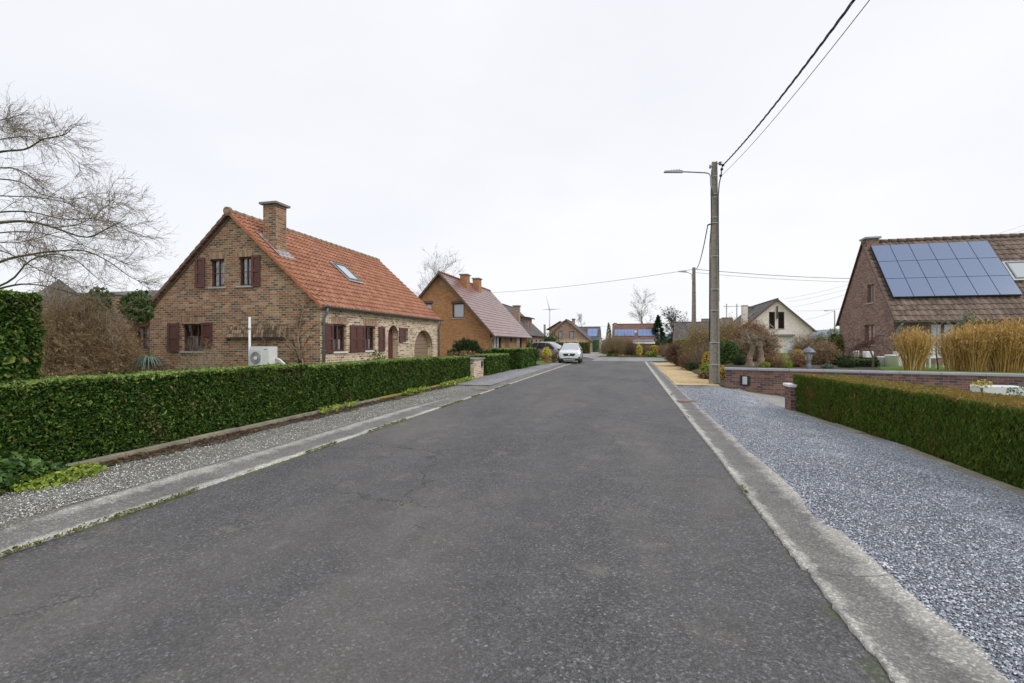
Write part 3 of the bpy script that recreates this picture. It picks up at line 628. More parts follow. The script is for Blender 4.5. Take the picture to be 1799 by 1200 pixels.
sheet('verge_grass', 'lawn', np.arange(57.6, 63, 1), lambda v: -3.9, lambda v: 40, 5, lambda X, Y: X * 0 + .05)
sheet('far_lawn', 'field', np.arange(36, 57, 3), lambda v: 4.5 + (v - 36) * .05, lambda v: 60, 8, lambda X, Y: X * 0 - .01)
GL = lambda X, Y: .62 * sm((X - 3.3) / 1.5) + 0 * Y
ysl = np.concatenate([np.linspace(0, 1, 26)])
V = []
xs_ = np.concatenate([np.arange(3.35, 12, .35), [14, 18, 24, 32, 45]]); 
for u in ysl:
    for x_ in xs_:
        y_ = (wall_y(min(x_, 14)) + .12) * (1 - u) + 60 * u; V.append((x_, y_, float(GL(np.array(x_), 0)) + (0 if y_ < 50 else 0)))
n = len(xs_); i = np.arange(len(ysl) - 1)[:, None] * n; j = np.arange(n - 1)[None]
tag(raw_mesh('lawn', np.array(V), np.stack([i + j, i + j + 1, i + n + j + 1, i + n + j], -1).reshape(-1, 4), M['lawn'], None, True), kind='structure')
sheet('front_lawn', 'lawn', np.arange(0, 44, 2), lambda v: -40, lambda v: -7.2, 10, lambda X, Y: X * 0 + .0)
sheet('soil_strip', 'soil', np.arange(2.5, 20, .2), lambda v: -7.0, lambda v: -6.62 + .13 * noise1(v * 1.4, 2) + .05 * noise1(v * 6, 1), 4, lambda X, Y: .045 - .02 * np.clip((X + 6.9) / .25, 0, 1) + .008 * np.sin(X * 19 + Y * 11))
# rising land on the horizon
hy_ = []
V = []; 
for k, (dist, hh) in enumerate([(1500, 0), (1700, 30), (2100, 58), (2600, 20)]):
    for a in np.linspace(-1.2, 1.3, 60):
        V.append((dist * math.sin(a), dist * math.cos(a), -1 + hh * (.35 + .65 * max(0, math.sin(a * 3.2 + .2)) + .12 * math.sin(a * 17))))
i = np.arange(3)[:, None] * 60; j = np.arange(59)[None]
M['hills'] = plain('hills', (.20, .235, .27), 1, .1, var=.15, sc=.004)  # distance haze put into the land colour as muted blue grey
tag(raw_mesh('hills', np.array(V), np.stack([i + j, i + j + 1, i + 60 + j + 1, i + 60 + j], -1).reshape(-1, 4), M['hills'], None, True), kind='structure')
# edging strips
def edging(label, pts, w, h, mat, z0=-.02):
    r = None; mb = MB()
    for (a, b) in zip(pts[:-1], pts[1:]):
        a, b = Vector((*a, 0)), Vector((*b, 0)); L_ = (b - a).length; n = max(1, int(L_ / .98)); d = (b - a) / n; s = Vector((-d.y, d.x, 0)).normalized() * w / 2
        for k in range(n):
            p, q = a + d * k + d * .006, a + d * (k + 1) - d * .006; o1 = Vector((0, 0, 1)) * (h + .012 * noise1(p.y * 2.2 + p.x)); o2 = o1 + Vector((0, 0, .004)); jx = Vector((.012 * noise1(p.y * 5), 0, 0)); z = Vector((0, 0, z0))
            mb.hexa([p - s + z + jx, p + s + z + jx, q + s + z + jx, q - s + z + jx, p - s + o1 + jx, p + s + o1 + jx, q + s + o2 + jx, q - s + o2 + jx])
    o = mb.build('concrete_edging', M[mat], None, bevel=.008); return tag(o, label, 'edging')
edging('plain grey concrete edging strip under the near half of the long left hedge', [(-7.0, 3.3), (-7.0, 12.5)], .10, .10, 'concrete_edge')
edging('yellow mossy concrete edging strip at the far half of the long left hedge', [(-7.0, 12.51), (-7.05, 21.2)], .10, .09, 'concrete_moss')
edging('cracked concrete edging strip along the foot of the right conifer hedge', [(4.10, -2), (4.10, 8.8), (3.68, 13.0)], .13, .045, 'concrete_edge')
edging('flush concrete strip dividing the grey gravel from the sloping driveway', [(3.68, 13.1), (3.32, 18.8)], .12, .035, 'concrete_edge')
M['litter'] = L('litter', [(0, (.05, .03, .02)), (.5, (.12, .07, .045)), (.85, (.22, .13, .075)), (1, (.34, .24, .13))], .8, .2)
# leaf litter and weeds
n = 3600; p = np.stack([-6.9 + np.abs(rng.normal(size=n)) * .17, 3 + rng.random(n) * 15, .045 + rng.random(n) * .03], 1)
p = p[lump(p, 1.3) > -.25]
tag(leaves('leaf_litter', M['litter'], None, p, .042, .6, np.broadcast_to(np.array([0, 0, 1.]), p.shape), .8), 'brown leaf litter caught along the left hedge foot', 'leaf litter', kind='stuff')
for k, (y0, y1, n, sp) in enumerate([(16.5, 20.5, 500, .12), (9.5, 11.0, 120, .08), (13.6, 15.4, 260, .1)]):
    p = np.stack([-6.88 + np.abs(rng.normal(size=n)) * sp, y0 + rng.random(n) * (y1 - y0), .05 + rng.random(n) * .14], 1)
    tag(leaves('weeds', M['lime'], None, p, .08, .5), ['bright green weeds at the far end of the left hedge', 'few small weeds along the near edging strip', 'green weeds sprouting on the mossy edging strip'][k], 'weeds', kind='stuff')
n = 1500; p = np.stack([1.22 + rng.normal(size=n) * .02, rng.random(n) * 20, .01 + rng.random(n) * .02], 1); p = p[lump(p, .9, 4) > .3]
tag(leaves('moss', M['olive'], None, p, .022, .6), 'thin green moss in the joint between road and right kerb', 'moss', kind='stuff')
n = 5000; p = np.stack([-4.74 + rng.normal(size=n) * .022, 1 + rng.random(n) * 18, .008 + rng.random(n) * .018], 1); p = p[lump(p, .8, 2) > .05]
tag(leaves('moss', M['olive'], None, p, .022, .6), 'green moss along the left kerb joint', 'moss', kind='stuff')
# loose chippings lying on the driveway and the verge
def stones(label, n, x0, x1, y0, y1, mat, s0, z=.018):
    q = rng.random((n, 2)); y = y0 + (y1 - y0) * q[:, 0] ** 2.2
    if x0 > 0: x0 = np.interp(y, *zip(*KOUT)) - .012 + 0 * y
    x = x0 + (x1 - x0) * (q[:, 1] if x1 < 0 else q[:, 1] ** 1.15)
    s = s0 * (.5 + rng.random(n)); c = np.stack([x, y, z + s * .25 + .02 * np.clip(x - 2.5, 0, 1) * (x > 0)], 1)
    o6 = np.array([[1, 0, 0], [0, 1, 0], [-1, 0, 0], [0, -1, 0], [0, 0, .7], [0, 0, -.7]], float)
    V = c[:, None] + (o6[None] * (.55 + .6 * rng.random((n, 6, 1)))) * s[:, None, None]
    a = rng.random(n) * 6.28; ca, sa = np.cos(a)[:, None], np.sin(a)[:, None]; dx, dy = V[..., 0] - c[:, None, 0], V[..., 1] - c[:, None, 1]
    V[..., 0] = c[:, None, 0] + dx * ca - dy * sa; V[..., 1] = c[:, None, 1] + dx * sa + dy * ca
    F = np.array([[0, 1, 4], [1, 2, 4], [2, 3, 4], [3, 0, 4], [1, 0, 5], [2, 1, 5], [3, 2, 5], [0, 3, 5]]); F = (F[None] + (np.arange(n) * 6)[:, None, None]).reshape(-1, 3)
    return tag(raw_mesh('gravel', V.reshape(-1, 3), F, mat, None), label, 'gravel', kind='stuff')
M['stone_bits'] = L('stone_bits', [(0, (.13, .145, .175)), (.45, (.28, .305, .355)), (.8, (.48, .51, .57)), (1, (.85, .87, .92))], .6, .4, trans=0)
M['stone_bits2'] = L('stone_bits2', [(0, (.13, .13, .12)), (.45, (.26, .255, .23)), (.75, (.42, .42, .40)), (1, (.85, .85, .83))], .6, .4, trans=0)
stones('loose blue grey chippings on the right driveway', 125000, 1.88, 3.72, .9, 18.5, M['stone_bits'], .0080)
stones('loose pale chippings on the left verge', 30000, -6.9, -5.52, 2.2, 17, M['stone_bits2'], .0088)
# ---------------------------------------------------------------- building parts
def rect(u0, u1, v0, v1): return [(min(u0, u1), v0), (max(u0, u1), v0), (max(u0, u1), v1), (min(u0, u1), v1)]
def arch(u0, u1, v0, v1, n=12):
    u0, u1 = min(u0, u1), max(u0, u1); r = (u1 - u0) / 2; c = (u0 + u1) / 2
    return [(u0, v0), (u1, v0)] + [(c + r * math.cos(math.pi * k / n), v1 - r + r * math.sin(math.pi * k / n)) for k in range(n + 1)]
def window(root, F, u0, u1, v0, v1, fr, cols=2, rows=2, dep=.12, fw=.06, gw=.03, curt=None, sill=None, glass='glass', cfull=False):
    u0, u1 = min(u0, u1), max(u0, u1)
    mb = MB(); a, b = -dep + .03, -dep - .03
    mb.fbox(F, u0, u0 + fw, v0, v1, a, b); mb.fbox(F, u1 - fw, u1, v0, v1, a, b); mb.fbox(F, u0 + fw, u1 - fw, v0, v0 + fw, a, b); mb.fbox(F, u0 + fw, u1 - fw, v1 - fw, v1, a, b)
    for k in range(1, cols):
        c = u0 + (u1 - u0) * k / cols; mb.fbox(F, c - gw, c + gw, v0 + fw, v1 - fw, a - .008, b + .005)
    for k in range(1, rows):
        c = v0 + (v1 - v0) * k / rows; mb.fbox(F, u0 + fw, u1 - fw, c - gw * .5, c + gw * .5, a - .014, b + .01)
    w = mb.build('window', M[fr], root)
    MB().add([F(u0 + fw, v0 + fw, b + .02), F(u1 - fw, v0 + fw, b + .02), F(u1 - fw, v1 - fw, b + .02), F(u0 + fw, v1 - fw, b + .02)], [(0, 1, 2, 3)]).build('pane', M[glass], w)
    if curt:
        mb = MB(); lo, hi = curt; n = 24; H = v1 - v0
        pts = []
        for k in range(n + 1):
            u = u0 + fw + (u1 - u0 - 2 * fw) * k / n; pts += [F(u, v0 + fw + H * lo, b - .06 - .02 * math.sin(k * 2.2)), F(u, v0 + H * hi, b - .06 - .012 * math.sin(k * 2.2))]
        mb.add(pts, [(2 * k, 2 * k + 2, 2 * k + 3, 2 * k + 1) for k in range(n)], True).build('curtain', M['curtain'], w)
    if sill: MB().fbox(F, u0 - .05, u1 + .05, v0 - .06, v0, .045, -dep + .02).build('sill', M[sill], w)
    return w
def shutter(root, F, u0, u1, v0, v1, mat='wood_red', off=.012, th=.04):
    u0, u1 = min(u0, u1), max(u0, u1); mb = MB(); f = min(.09, (u1 - u0) * .24); a, b = off + th, off; m = (v0 + v1) / 2
    mb.fbox(F, u0, u0 + f, v0, v1, a, b); mb.fbox(F, u1 - f, u1, v0, v1, a, b)
    for c0, c1 in ((v0, v0 + f * 1.2), (m - f * .5, m + f * .5), (v1 - f, v1)): mb.fbox(F, u0 + f, u1 - f, c0, c1, a - .002, b)
    mb.fbox(F, u0 + f, u1 - f, v0 + f * 1.2, v1 - f, a - .022, b + .004)
    s = mb.build('shutter', M[mat], root)
    return s
def tile_slope(root, E0, E1, S, mat, tw=.2, th=.26, amp=.018, step=.022, name='roof', sub=4):
    """roof face of pantiles: E0-E1 along the eave, S up the slope"""
    E0, E1, S = Vector(E0), Vector(E1), Vector(S); U = (E1 - E0); lu = U.length; U.normalize(); ls = S.length; D = S.normalized(); N = U.cross(D)
    if N.z < 0: N = -N
    nc = max(1, round(lu / tw)); nr = max(1, round(ls / th)); tw, th = lu / nc, ls / nr
    us = np.arange(nc * sub + 1) / sub * tw; hu = np.sin(us / tw * 2 * np.pi) * amp
    vs, hv = [], []
    for k in range(nr): vs += [k * th, k * th + .004 if k else 0.004, (k + 1) * th - .001]; hv += [0 if k else 0, step, 0.0]
    vs = np.array(vs); hv = np.array(hv)
    P = np.array(E0)[None, None] + np.array(U)[None, None] * us[None, :, None] + np.array(D)[None, None] * vs[:, None, None] + np.array(N)[None, None] * (hu[None, :] + hv[:, None])[..., None]
    a, b = len(vs), len(us); i = np.arange(a - 1)[:, None] * b; j = np.arange(b - 1)[None]
    F_ = np.stack([i + j, i + j + 1, i + b + j + 1, i + b + j], -1).reshape(-1, 4)
    o = raw_mesh(name, P.reshape(-1, 3), F_, None, root, amp > 0)
    me = o.data; me.materials.append(M[mat]); vi = np.empty(len(me.loops), np.int32); me.loops.foreach_get('vertex_index', vi)
    L_ = me.uv_layers.new(name='UVMap'); L_.data.foreach_set('uv', np.stack([us[vi % b], vs[vi // b] - .002], 1).astype(np.float32).ravel())
    if amp > 0: me.set_sharp_from_angle(angle=R(40))
    return o
def tube_part(name, mat, root, pts, r, n=10): return MB().tube(pts, r, n).build(name, M[mat], root)
def ridge_tiles(roof, A, B, mat='ridge', r=.11, L_=.36):
    A, B = Vector(A), Vector(B); n = max(2, int((B - A).length / L_)); d = (B - A) / n; mb = MB()
    for k in range(n): mb.tube([A + d * k - d * .05, A + d * (k + .96)], [r * 1.12, r * .92], 10)
    mb.build('ridge_tiles', M[mat], roof)
def chimney(root, x0, x1, y0, y1, zb, zt, mat, cap='cap_grey', over=.09, cth=.09, pot=False):
    c = MB().box(x0, x1, y0, y1, zb, zt - cth).build('chimney', M[mat], root)
    MB().box(x0 - over, x1 + over, y0 - over, y1 + over, zt - cth, zt).build('cap', M[cap], c, bevel=.01)
    if pot: MB().lathe(((x0 + x1) / 2, (y0 + y1) / 2, zt), [(.12, 0), (.10, .3), (.13, .34)], 12).build('chimney_pot', M['terracotta'], c)
    return c
def prism_roof_under(root, P, Q):      # dark verge board: thin board between two points under the roof edge
    pass
def board(mb, A, B, w, t, N):          # bar from A to B, width w downwards, thickness t along N
    A, B, N = Vector(A), Vector(B), Vector(N); d = Vector((0, 0, -w)); n = N * t
    return mb.hexa([A + d, A + d + n, B + d + n, B + d, A, A + n, B + n, B])
# ---------------------------------------------------------------- HOUSE 1: the big brick house on the left
X1, Y0, Y1, XL = -9.99, 14.01, 24.1, -17.1; XR = -13.56; ZE, ZR = 2.90, 6.12
h1 = thing('brick_house', 'large multicoloured brick house with orange tiled roof and dark red shutters', 'house', (-13.5, 19, 0))
F = FY(Y0)
def px_rect(a, b, c, d): return atY(a, Y0), atY(b, Y0), atY((a + b) / 2, Y0, d)[1], atY((a + b) / 2, Y0, c)[1]    # left,right,top,bottom pixels -> u0,u1,v0,v1
wL, wR, wB = px_rect(369, 394, 455, 504), px_rect(419, 443, 451, 502), px_rect(320, 356, 569, 617)
mb = MB().poly([(XL, -.3), (X1, -.3), (X1, ZE), (XR, ZR), (XL, ZE)], [rect(*wL), rect(*wR), rect(*wB)], F, 0, .14)
mb.build('wall', M['brick1'], h1)
mb = MB(); mb.add([(XL, Y0, -.3), (XL, Y1, -.3), (XL, Y1, ZE), (XL, Y0, ZE)], [(0, 1, 2, 3)]); mb.add([(XL, Y1, -.3), (X1, Y1, -.3), (X1, Y1, ZE), (XR, Y1, ZR), (XL, Y1, ZE)], [(0, 1, 2, 3, 4)]); mb.build('wall', M['brick1'], h1, label='rear brick wall')
for w, c, cu in ((wL, 2, (0, .95)), (wR, 2, (0, .95)), (wB, 3, (0, .55))): window(h1, F, *w, 'wood_red', c, 2, .12, .05, .018, curt=cu, sill='stone')
for a, b, c, d in ((344.5, 361, 453, 505), (443, 458, 448.5, 503), (295.5, 315, 568, 618), (355.5, 374, 567, 612)):
    shutter(h1, F, *px_rect(a, b, c, d))
def lintel(root, F, r, h, mat='soldier'): MB().fbox(F, r[0] - .09, r[1] + .09, r[3], r[3] + h, .004, -.02).build('lintel', M[mat], root)
for w in (wL, wR, wB): lintel(h1, F, w, .24)
# long front wall with arched openings
F = FX(X1)
def pxr(a, b, c, d):
    u0, u1 = atX(a, X1), atX(b, X1); m = (a + b) / 2; return u0, u1, atX(m, X1, d)[1], atX(m, X1, c)[1]
f1, f2, f3 = pxr(585, 608.6, 569.5, 617.5), pxr(640.5, 659.5, 572.5, 615.5), pxr(708, 717, 576.5, 600)
dr = (atX(681.8, X1), atX(699.7, X1)); gr = (atX(728, X1), atX(760, X1))
dt, gt = atX(690, X1, 571.5)[1], atX(742, X1, 580)[1]
door_o = arch(dr[0], dr[1], -.05, dt)
gu0, gu1 = gr; r_ = (gu1 - gu0) / 2
gar_o = [(gu0, -.05), (gu1, -.05)] + [((gu0 + gu1) / 2 + r_ * math.cos(math.pi * k / 14), gt - .95 + .95 * math.sin(math.pi * k / 14)) for k in range(15)]
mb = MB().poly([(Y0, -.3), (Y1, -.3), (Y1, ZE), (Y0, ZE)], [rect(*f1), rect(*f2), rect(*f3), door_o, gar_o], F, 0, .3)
mb.build('wall', M['brick1b'], h1, label='front wall of mixed cream bricks, toned paler for bright light, with arched openings')
for w, c, cu in ((f1, 2, (0, .45)), (f2, 2, (0, .45)), (f3, 1, None)): window(h1, F, *w, 'wood_red', c, 1, .12, .07, .04, curt=cu, sill='white_paint')
for w in (f1, f2): lintel(h1, F, w, .26)
for a, b, c, d in ((569.8, 584, 568.5, 621), (614.3, 627.8, 571.5, 618.5), (628.2, 640, 572, 618), (664.5, 675, 574.5, 617), (700.5, 711.5, 576, 601)): shutter(h1, F, *pxr(a, b, c, d))
def ring(root, pts, F, w, mat, name='arch_trim'):       # voussoirs round an arch
    mb = MB(); P = pts[2:]; c = ((P[0][0] + P[-1][0]) / 2, P[0][1])
    for p, q in zip(P[:-1], P[1:]):
        def out(p): l = math.hypot(p[0] - c[0], p[1] - c[1]); return (p[0] + (p[0] - c[0]) / l * w, p[1] + (p[1] - c[1]) / l * w)
        a, b = out(p), out(q); mb.hexa([F(*p, -.05), F(*q, -.05), F(*b, -.02), F(*a, -.02), F(*p, .006), F(*q, .006), F(*b, .006), F(*a, .006)])
    mb.build(name, M[mat], root)
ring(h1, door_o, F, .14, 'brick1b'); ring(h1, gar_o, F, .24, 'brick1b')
MB().poly(door_o, [], F, -.27).build('door', M['wood_red'], h1)
g_ = MB(); z = 0
while z < gt:
    g_.fbox(F, gu0 - .02, gu1 + .02, z, min(z + .19, gt), -.262, -.29); z += .2
gd = g_.build('garage_door', M['garage'], h1)
# roof
Ex, Ez = X1 + .14, ZE - .02
roof = tile_slope(h1, (Ex, Y0 - .10, Ez), (Ex, Y1 + .10, Ez), (XR - Ex, 0, ZR + .10 - Ez), 'tiles1', .21, .27, .030, .045)
ridge_tiles(roof, (XR, Y0 - .16, ZR + .10), (XR, Y1 + .1, ZR + .10), r=.10)
tile_slope(h1, (XL - .14, Y0 - .10, Ez), (XL - .14, Y1 + .10, Ez), (XR - XL + .14, 0, ZR + .10 - Ez), 'tiles1', .3, .35, 0, .02)
mb = MB(); mb.tube([(XR, Y0 - .17, ZR + .09), (XR, Y0 - .05, ZR + .11)], .15, 12); mb.build('ridge_end', M['ridge'], roof)
n = 16                          # verge tiles up both gable edges, front gable
for s, ex in ((1, Ex), (-1, XL - .14)):
    mb = MB()
    for k in range(n):
        a = Vector((ex + (XR - ex) * k / n, Y0 - .14, Ez + (ZR + .12 - Ez) * k / n)); b = Vector((ex + (XR - ex) * (k + 1.02) / n, Y0 - .14, Ez + (ZR + .12 - Ez) * (k + 1.02) / n - .02))
        board(mb, a + Vector((0, 0, .04)), b + Vector((0, 0, .03)), .13, .14, (0, 1, 0))
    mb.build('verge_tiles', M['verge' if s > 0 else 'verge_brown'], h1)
mb = MB()
board(mb, (XL - .1, Y0 - .03, Ez - .06), (XR, Y0 - .03, ZR - .02), .12, .03, (0, 1, 0)); mb.build('bargeboard', M['verge_dark'], h1)
mb = MB(); board(mb, (Ex - .1, Y0 - .03, Ez + .0), (XR, Y0 - .03, ZR - .02), .035, .03, (0, 1, 0)); mb.build('verge_mortar', M['white_paint'], h1)
# gutter and downpipes
def gutter(root, A, B, r=.075, mat='zinc'):
    A, B = Vector(A), Vector(B); mb = MB(); n = 8; d = (B - A).normalized(); s = Vector((d.y, -d.x, 0)); vs = []
    for p in (A, B):
        for k in range(n + 1):
            th = math.pi * k / n; vs.append(p + s * math.cos(th) * r + Vector((0, 0, -math.sin(th) * r)))
        for k in range(n + 1):
            th = math.pi * (n - k) / n; vs.append(p + s * math.cos(th) * r * .88 + Vector((0, 0, -math.sin(th) * r * .85 + .003)))
    m = 2 * n + 2; fs = [(k, (k + 1) % m, m + (k + 1) % m, m + k) for k in range(m)]
    mb.add(vs, fs); 
    for p in (0, m): mb.f += [tuple(p + k for k in range(n + 1))]; mb.sm += [False]
    return mb.build('gutter', M[mat], root)
gutter(h1, (Ex + .06, Y0 - .12, Ez + .01), (Ex + .06, Y1 + .12, Ez + .01))
for y_ in (Y0 + .10, Y1 - .12):
    dp = tube_part('downpipe', 'zinc', h1, [(Ex + .06, y_, Ez - .06), (Ex + .05, y_, Ez - .2), (X1 + .07, y_, Ez - .42), (X1 + .07, y_, .0)], .045)
    for q in (1.4, 2.3): MB().box(X1, X1 + .12, y_ - .055, y_ + .055, q, q + .03).build('pipe_clip', M['zinc'], dp)
ch = chimney(h1, -12.58, -12.06, 14.42, 14.96, 3.9, 6.60, 'brick1', 'cap_grey', .10, .08)
sl_ = (ZR + .10 - Ez) / (XR - Ex)
mb = MB()
def onroof(x, y, o=.05): return Vector((x, y, Ez + (x - Ex) * sl_ + o))
mb.add([onroof(-12.75, 14.30, .06), onroof(-11.78, 14.30, .06), onroof(-11.78, 15.1, .06), onroof(-12.75, 15.1, .06)], [(0, 1, 2, 3)]); mb.build('flashing', M['lead'], ch)
def skylight(roof, P0, U, S, u, s, frame='zinc', glass='glass_sky', o=.07):
    """roof window: P0 lower corner on the roof, U/S unit vectors"""
    P0, U, S = map(Vector, (P0, U, S)); N = U.cross(S); N = N if N.z > 0 else -N; f = .06; mb = MB()
    G = lambda a, b, h: P0 + U * a + S * b + N * h
    for a0, a1, b0, b1 in ((0, f, 0, s), (u - f, u, 0, s), (f, u - f, 0, f), (f, u - f, s - f, s)): mb.hexa([G(a0, b0, -.02), G(a1, b0, -.02), G(a1, b1, -.02), G(a0, b1, -.02), G(a0, b0, o), G(a1, b0, o), G(a1, b1, o), G(a0, b1, o)])
    w = mb.build('skylight', M[frame], roof); MB().add([G(f, f, o - .03), G(u - f, f, o - .03), G(u - f, s - f, o - .03), G(f, s - f, o - .03)], [(0, 1, 2, 3)]).build('pane', M[glass], w)
    MB().add([G(-.12, -.12, .035), G(u + .12, -.12, .035), G(u + .12, s + .08, .035), G(-.12, s + .08, .035)], [(0, 1, 2, 3)]).build('flashing', M['lead'], w)
Sv = Vector((XR - Ex, 0, ZR + .10 - Ez)).normalized()
NB = Vector((0, 1, 0)).cross(Sv)
q0 = hit(614, 491.5, onroof(-12, 18, .05), NB); q1 = hit(596, 466.5, onroof(-12, 18, .05), NB); q2 = hit(629, 491, onroof(-12, 18, .05), NB)
M['zinc_edge'] = M['zinc']
skylight(roof, (q0.x, q0.y - .05, q0.z), (0, 1, 0), Sv, max(.55, q2.y - q0.y), max(.8, (q1 - q0).length * .95))
# small tiled lean-to strip on the gable wall
ux0, uz = atY(402, Y0, 593); ux1 = atY(506, Y0)
lt = tile_slope(h1, (ux0, Y0 - .12, uz), (ux1, Y0 - .12, uz), (0, .10, .44), 'tiles_lean', .10, .13, .014, .014, 'lean_to_roof')
MB().box(ux0, ux1, Y0 - .14, Y0 - .11, uz - .05, uz - .01).box(ux0 + .02, ux0 + .08, Y0 - .109, Y0 - .004, uz - .07, uz - .02).box(ux1 - .08, ux1 - .02, Y0 - .109, Y0 - .004, uz - .07, uz - .02).build('bracket', M['dark_frame'], lt)
# ---------------------------------------------------------------- ANNEX to the left: dark slate roof
a1 = thing('annex_house', 'low annex house with dark slate roof behind the brown thicket', 'house', (-21, 17, 0))
Ya = 14.6; F = FY(Ya); xa0, xa1 = -29.0, XL - .02
wa = (atY(236, Ya), atY(261, Ya), atY(249, Ya, 613)[1], atY(249, Ya, 573)[1])
MB().poly([(xa0, -.2), (xa1, -.2), (xa1, 2.95), (xa0, 2.95)], [rect(*wa)], F, 0, .14).build('wall', M['brick1'], a1)
MB().add([(xa0, Ya, -.2), (xa0, Ya + 5, -.2), (xa0, Ya + 5, 2.95), (xa0, Ya, 2.95)], [(0, 1, 2, 3)]).add([(xa0, Ya + 5, -.2), (xa1, Ya + 5, -.2), (xa1, Ya + 5, 2.95), (xa0, Ya + 5, 2.95)], [(0, 1, 2, 3)]).build('wall', M['brick1'], a1)
window(a1, F, *wa, 'wood_red', 2, 2, .1, .07, .03, curt=(0, .95))
lintel(a1, F, (wa[0], wa[1], 0, wa[3] + .01), .30, 'wood_brown')
tile_slope(a1, (xa0 - .2, Ya - .25, 2.85), (xa1, Ya - .25, 2.85), (0, 2.7, 1.15), 'slate', .25, .22, 0, .012)
tile_slope(a1, (xa0 - .2, Ya + 5.2, 2.85), (xa1, Ya + 5.2, 2.85), (0, -2.75, 1.15), 'slate', .5, .5, 0, .012)
gutter(a1, (xa1, Ya - .3, 2.86), (xa0 - .2, Ya - .3, 2.86))
cx, cz = atY(104, 16.5, 490); cx = float(cx)       # little pyramid-roofed turret
mb = MB(); b_ = .95; mb.add([(cx - b_, 16.5 - b_, cz - 1.25), (cx + b_, 16.5 - b_, cz - 1.25), (cx + b_, 16.5 + b_, cz - 1.25), (cx - b_, 16.5 + b_, cz - 1.25), (cx, 16.5, cz)], [(0, 1, 4), (1, 2, 4), (2, 3, 4), (3, 0, 4)])
mb.build('turret_roof', M['slate'], a1)
MB().box(cx - .8, cx + .8, 15.7, 17.3, 2.8, cz - 1.24).build('turret_wall', M['brick1'], a1)
xx, zz = atY(206, 14.2, 519)
ac = chimney(a1, xx - .33, xx + .33, 13.9, 14.6, 0, zz + .05, 'brick1', 'cap_grey', .05, .07)
# ---------------------------------------------------------------- generic small gabled house (ridge along y, gable to the street), used for the far ones
def gable_house(name, label, x0, x1, y0, y1, ze, zr, wall, roof, wins=(), frontwins=(), chims=(), zb=0, over=.25, tw=.33, th=.33, xr=None, gut=True, fr='dark_frame', amp=.0, step=.02, hip=0, zeL=None, vents=()):
    root = thing(name, label, 'house', ((x0 + x1) / 2, (y0 + y1) / 2, zb)); xr = xr if xr is not None else (x0 + x1) / 2
    zeL = ze if zeL is None else zeL
    F = FY(y0); G = FX(x1)
    MB().poly([(x0, zb - .3), (x1, zb - .3), (x1, ze), (xr, zr), (x0, zeL)], [rect(*w[:4]) for w in wins], F, 0, .14).build('wall', M[wall], root)
    MB().poly([(y0, zb - .3), (y1, zb - .3), (y1, ze), (y0, ze)], [rect(*w[:4]) for w in frontwins], G, 0, .14).build('wall', M[wall], root)
    MB().add([(x0, y0, zb - .3), (x0, y1, zb - .3), (x0, y1, zeL), (x0, y0, zeL)], [(0, 1, 2, 3)]).add([(x0, y1, zb - .3), (x1, y1, zb - .3), (x1, y1, ze), (xr, y1, zr), (x0, y1, zeL)], [(0, 1, 2, 3, 4)]).build('wall', M[wall], root)
    for w in wins: window(root, F, *w[:4], fr, w[4] if len(w) > 4 else 1, 1, .1, .07, .035, curt=w[5] if len(w) > 5 else None, sill='stone')
    for w in frontwins: window(root, G, *w[:4], fr, w[4] if len(w) > 4 else 1, 1, .1, .07, .035, curt=w[5] if len(w) > 5 else None)
    sR, sL = (zr - ze) / (x1 - xr), (zr - zeL) / (xr - x0)
    r1 = tile_slope(root, (x1 + over, y0 - over * .8, ze - sR * over + .08), (x1 + over, y1 + over * .8, ze - sR * over + .08), (xr - x1 - over, 0, zr - ze + sR * over), roof, tw, th, amp, step)
    tile_slope(root, (x0 - over, y0 - over * .8, zeL - sL * over + .08), (x0 - over, y1 + over * .8, zeL - sL * over + .08), (xr - x0 + over, 0, zr - zeL + sL * over), roof, tw, th, amp, step)
    ridge_tiles(r1, (xr, y0 - over * .8, zr + .1), (xr, y1 + over * .8, zr + .1), roof, .09, .5)
    mb = MB()
    for e, z in ((x1 + over, ze - sR * over), (x0 - over, zeL - sL * over)): board(mb, (e, y0 - over * .8 - .02, z + .10), (xr, y0 - over * .8 - .02, zr + .12), .2, .05, (0, 1, 0)); board(mb, (e, y0 - over * .8, z + .06), (xr, y0 - over * .8, zr + .08), .04, over * .8, (0, 1, 0))
    mb.build('bargeboard', M['verge_dark'], root)
    if gut: gutter(root, (x1 + over + .05, y0 - over * .8, ze - sR * over + .06), (x1 + over + .05, y1 + over * .8, ze - sR * over + .06))
    for c in chims: chimney(root, *c)
    return root, r1
# HOUSE 2: orange brick house with the shiny reddish roof
x2 = -10.2; y2 = 34.5; ar = atY(774, y2)
def r2(a, b, c, d): return atY(a, y2), atY(b, y2), atY((a + b) / 2, y2, d)[1], atY((a + b) / 2, y2, c)[1]
def g2(a, b, c, d): return atX(a, x2), atX(b, x2), atX((a + b) / 2, x2, d)[1], atX((a + b) / 2, x2, c)[1]
d0, d1 = g2(887, 894, 588, 616), g2(868, 881, 589, 614)
h2, r2o = gable_house('orange_brick_house', 'smooth orange brick house with shiny reddish brown tiled roof and two chimneys', 2 * ar - x2, x2, y2, 47.6, 2.62, 6.95, 'brick2', 'tiles2',
    wins=[(*r2(795, 815.5, 533, 558.5), 1, (0, .98)), (*r2(747, 759, 533, 558), 1, (.0, .9))],
    frontwins=[(*g2(868, 881, 589, 620), 2, (0, .98)), (*g2(896.5, 899.5, 590, 600), 1), (*g2(908, 917, 590, 622), 1, (0, 1))],
    over=.45, tw=.33, th=.33, step=.02, gut=True)
G = FX(x2); MB().fbox(G, d0[0], d0[1], .0, d0[3], .02, -.05).build('door', M['wood_brown'], h2)
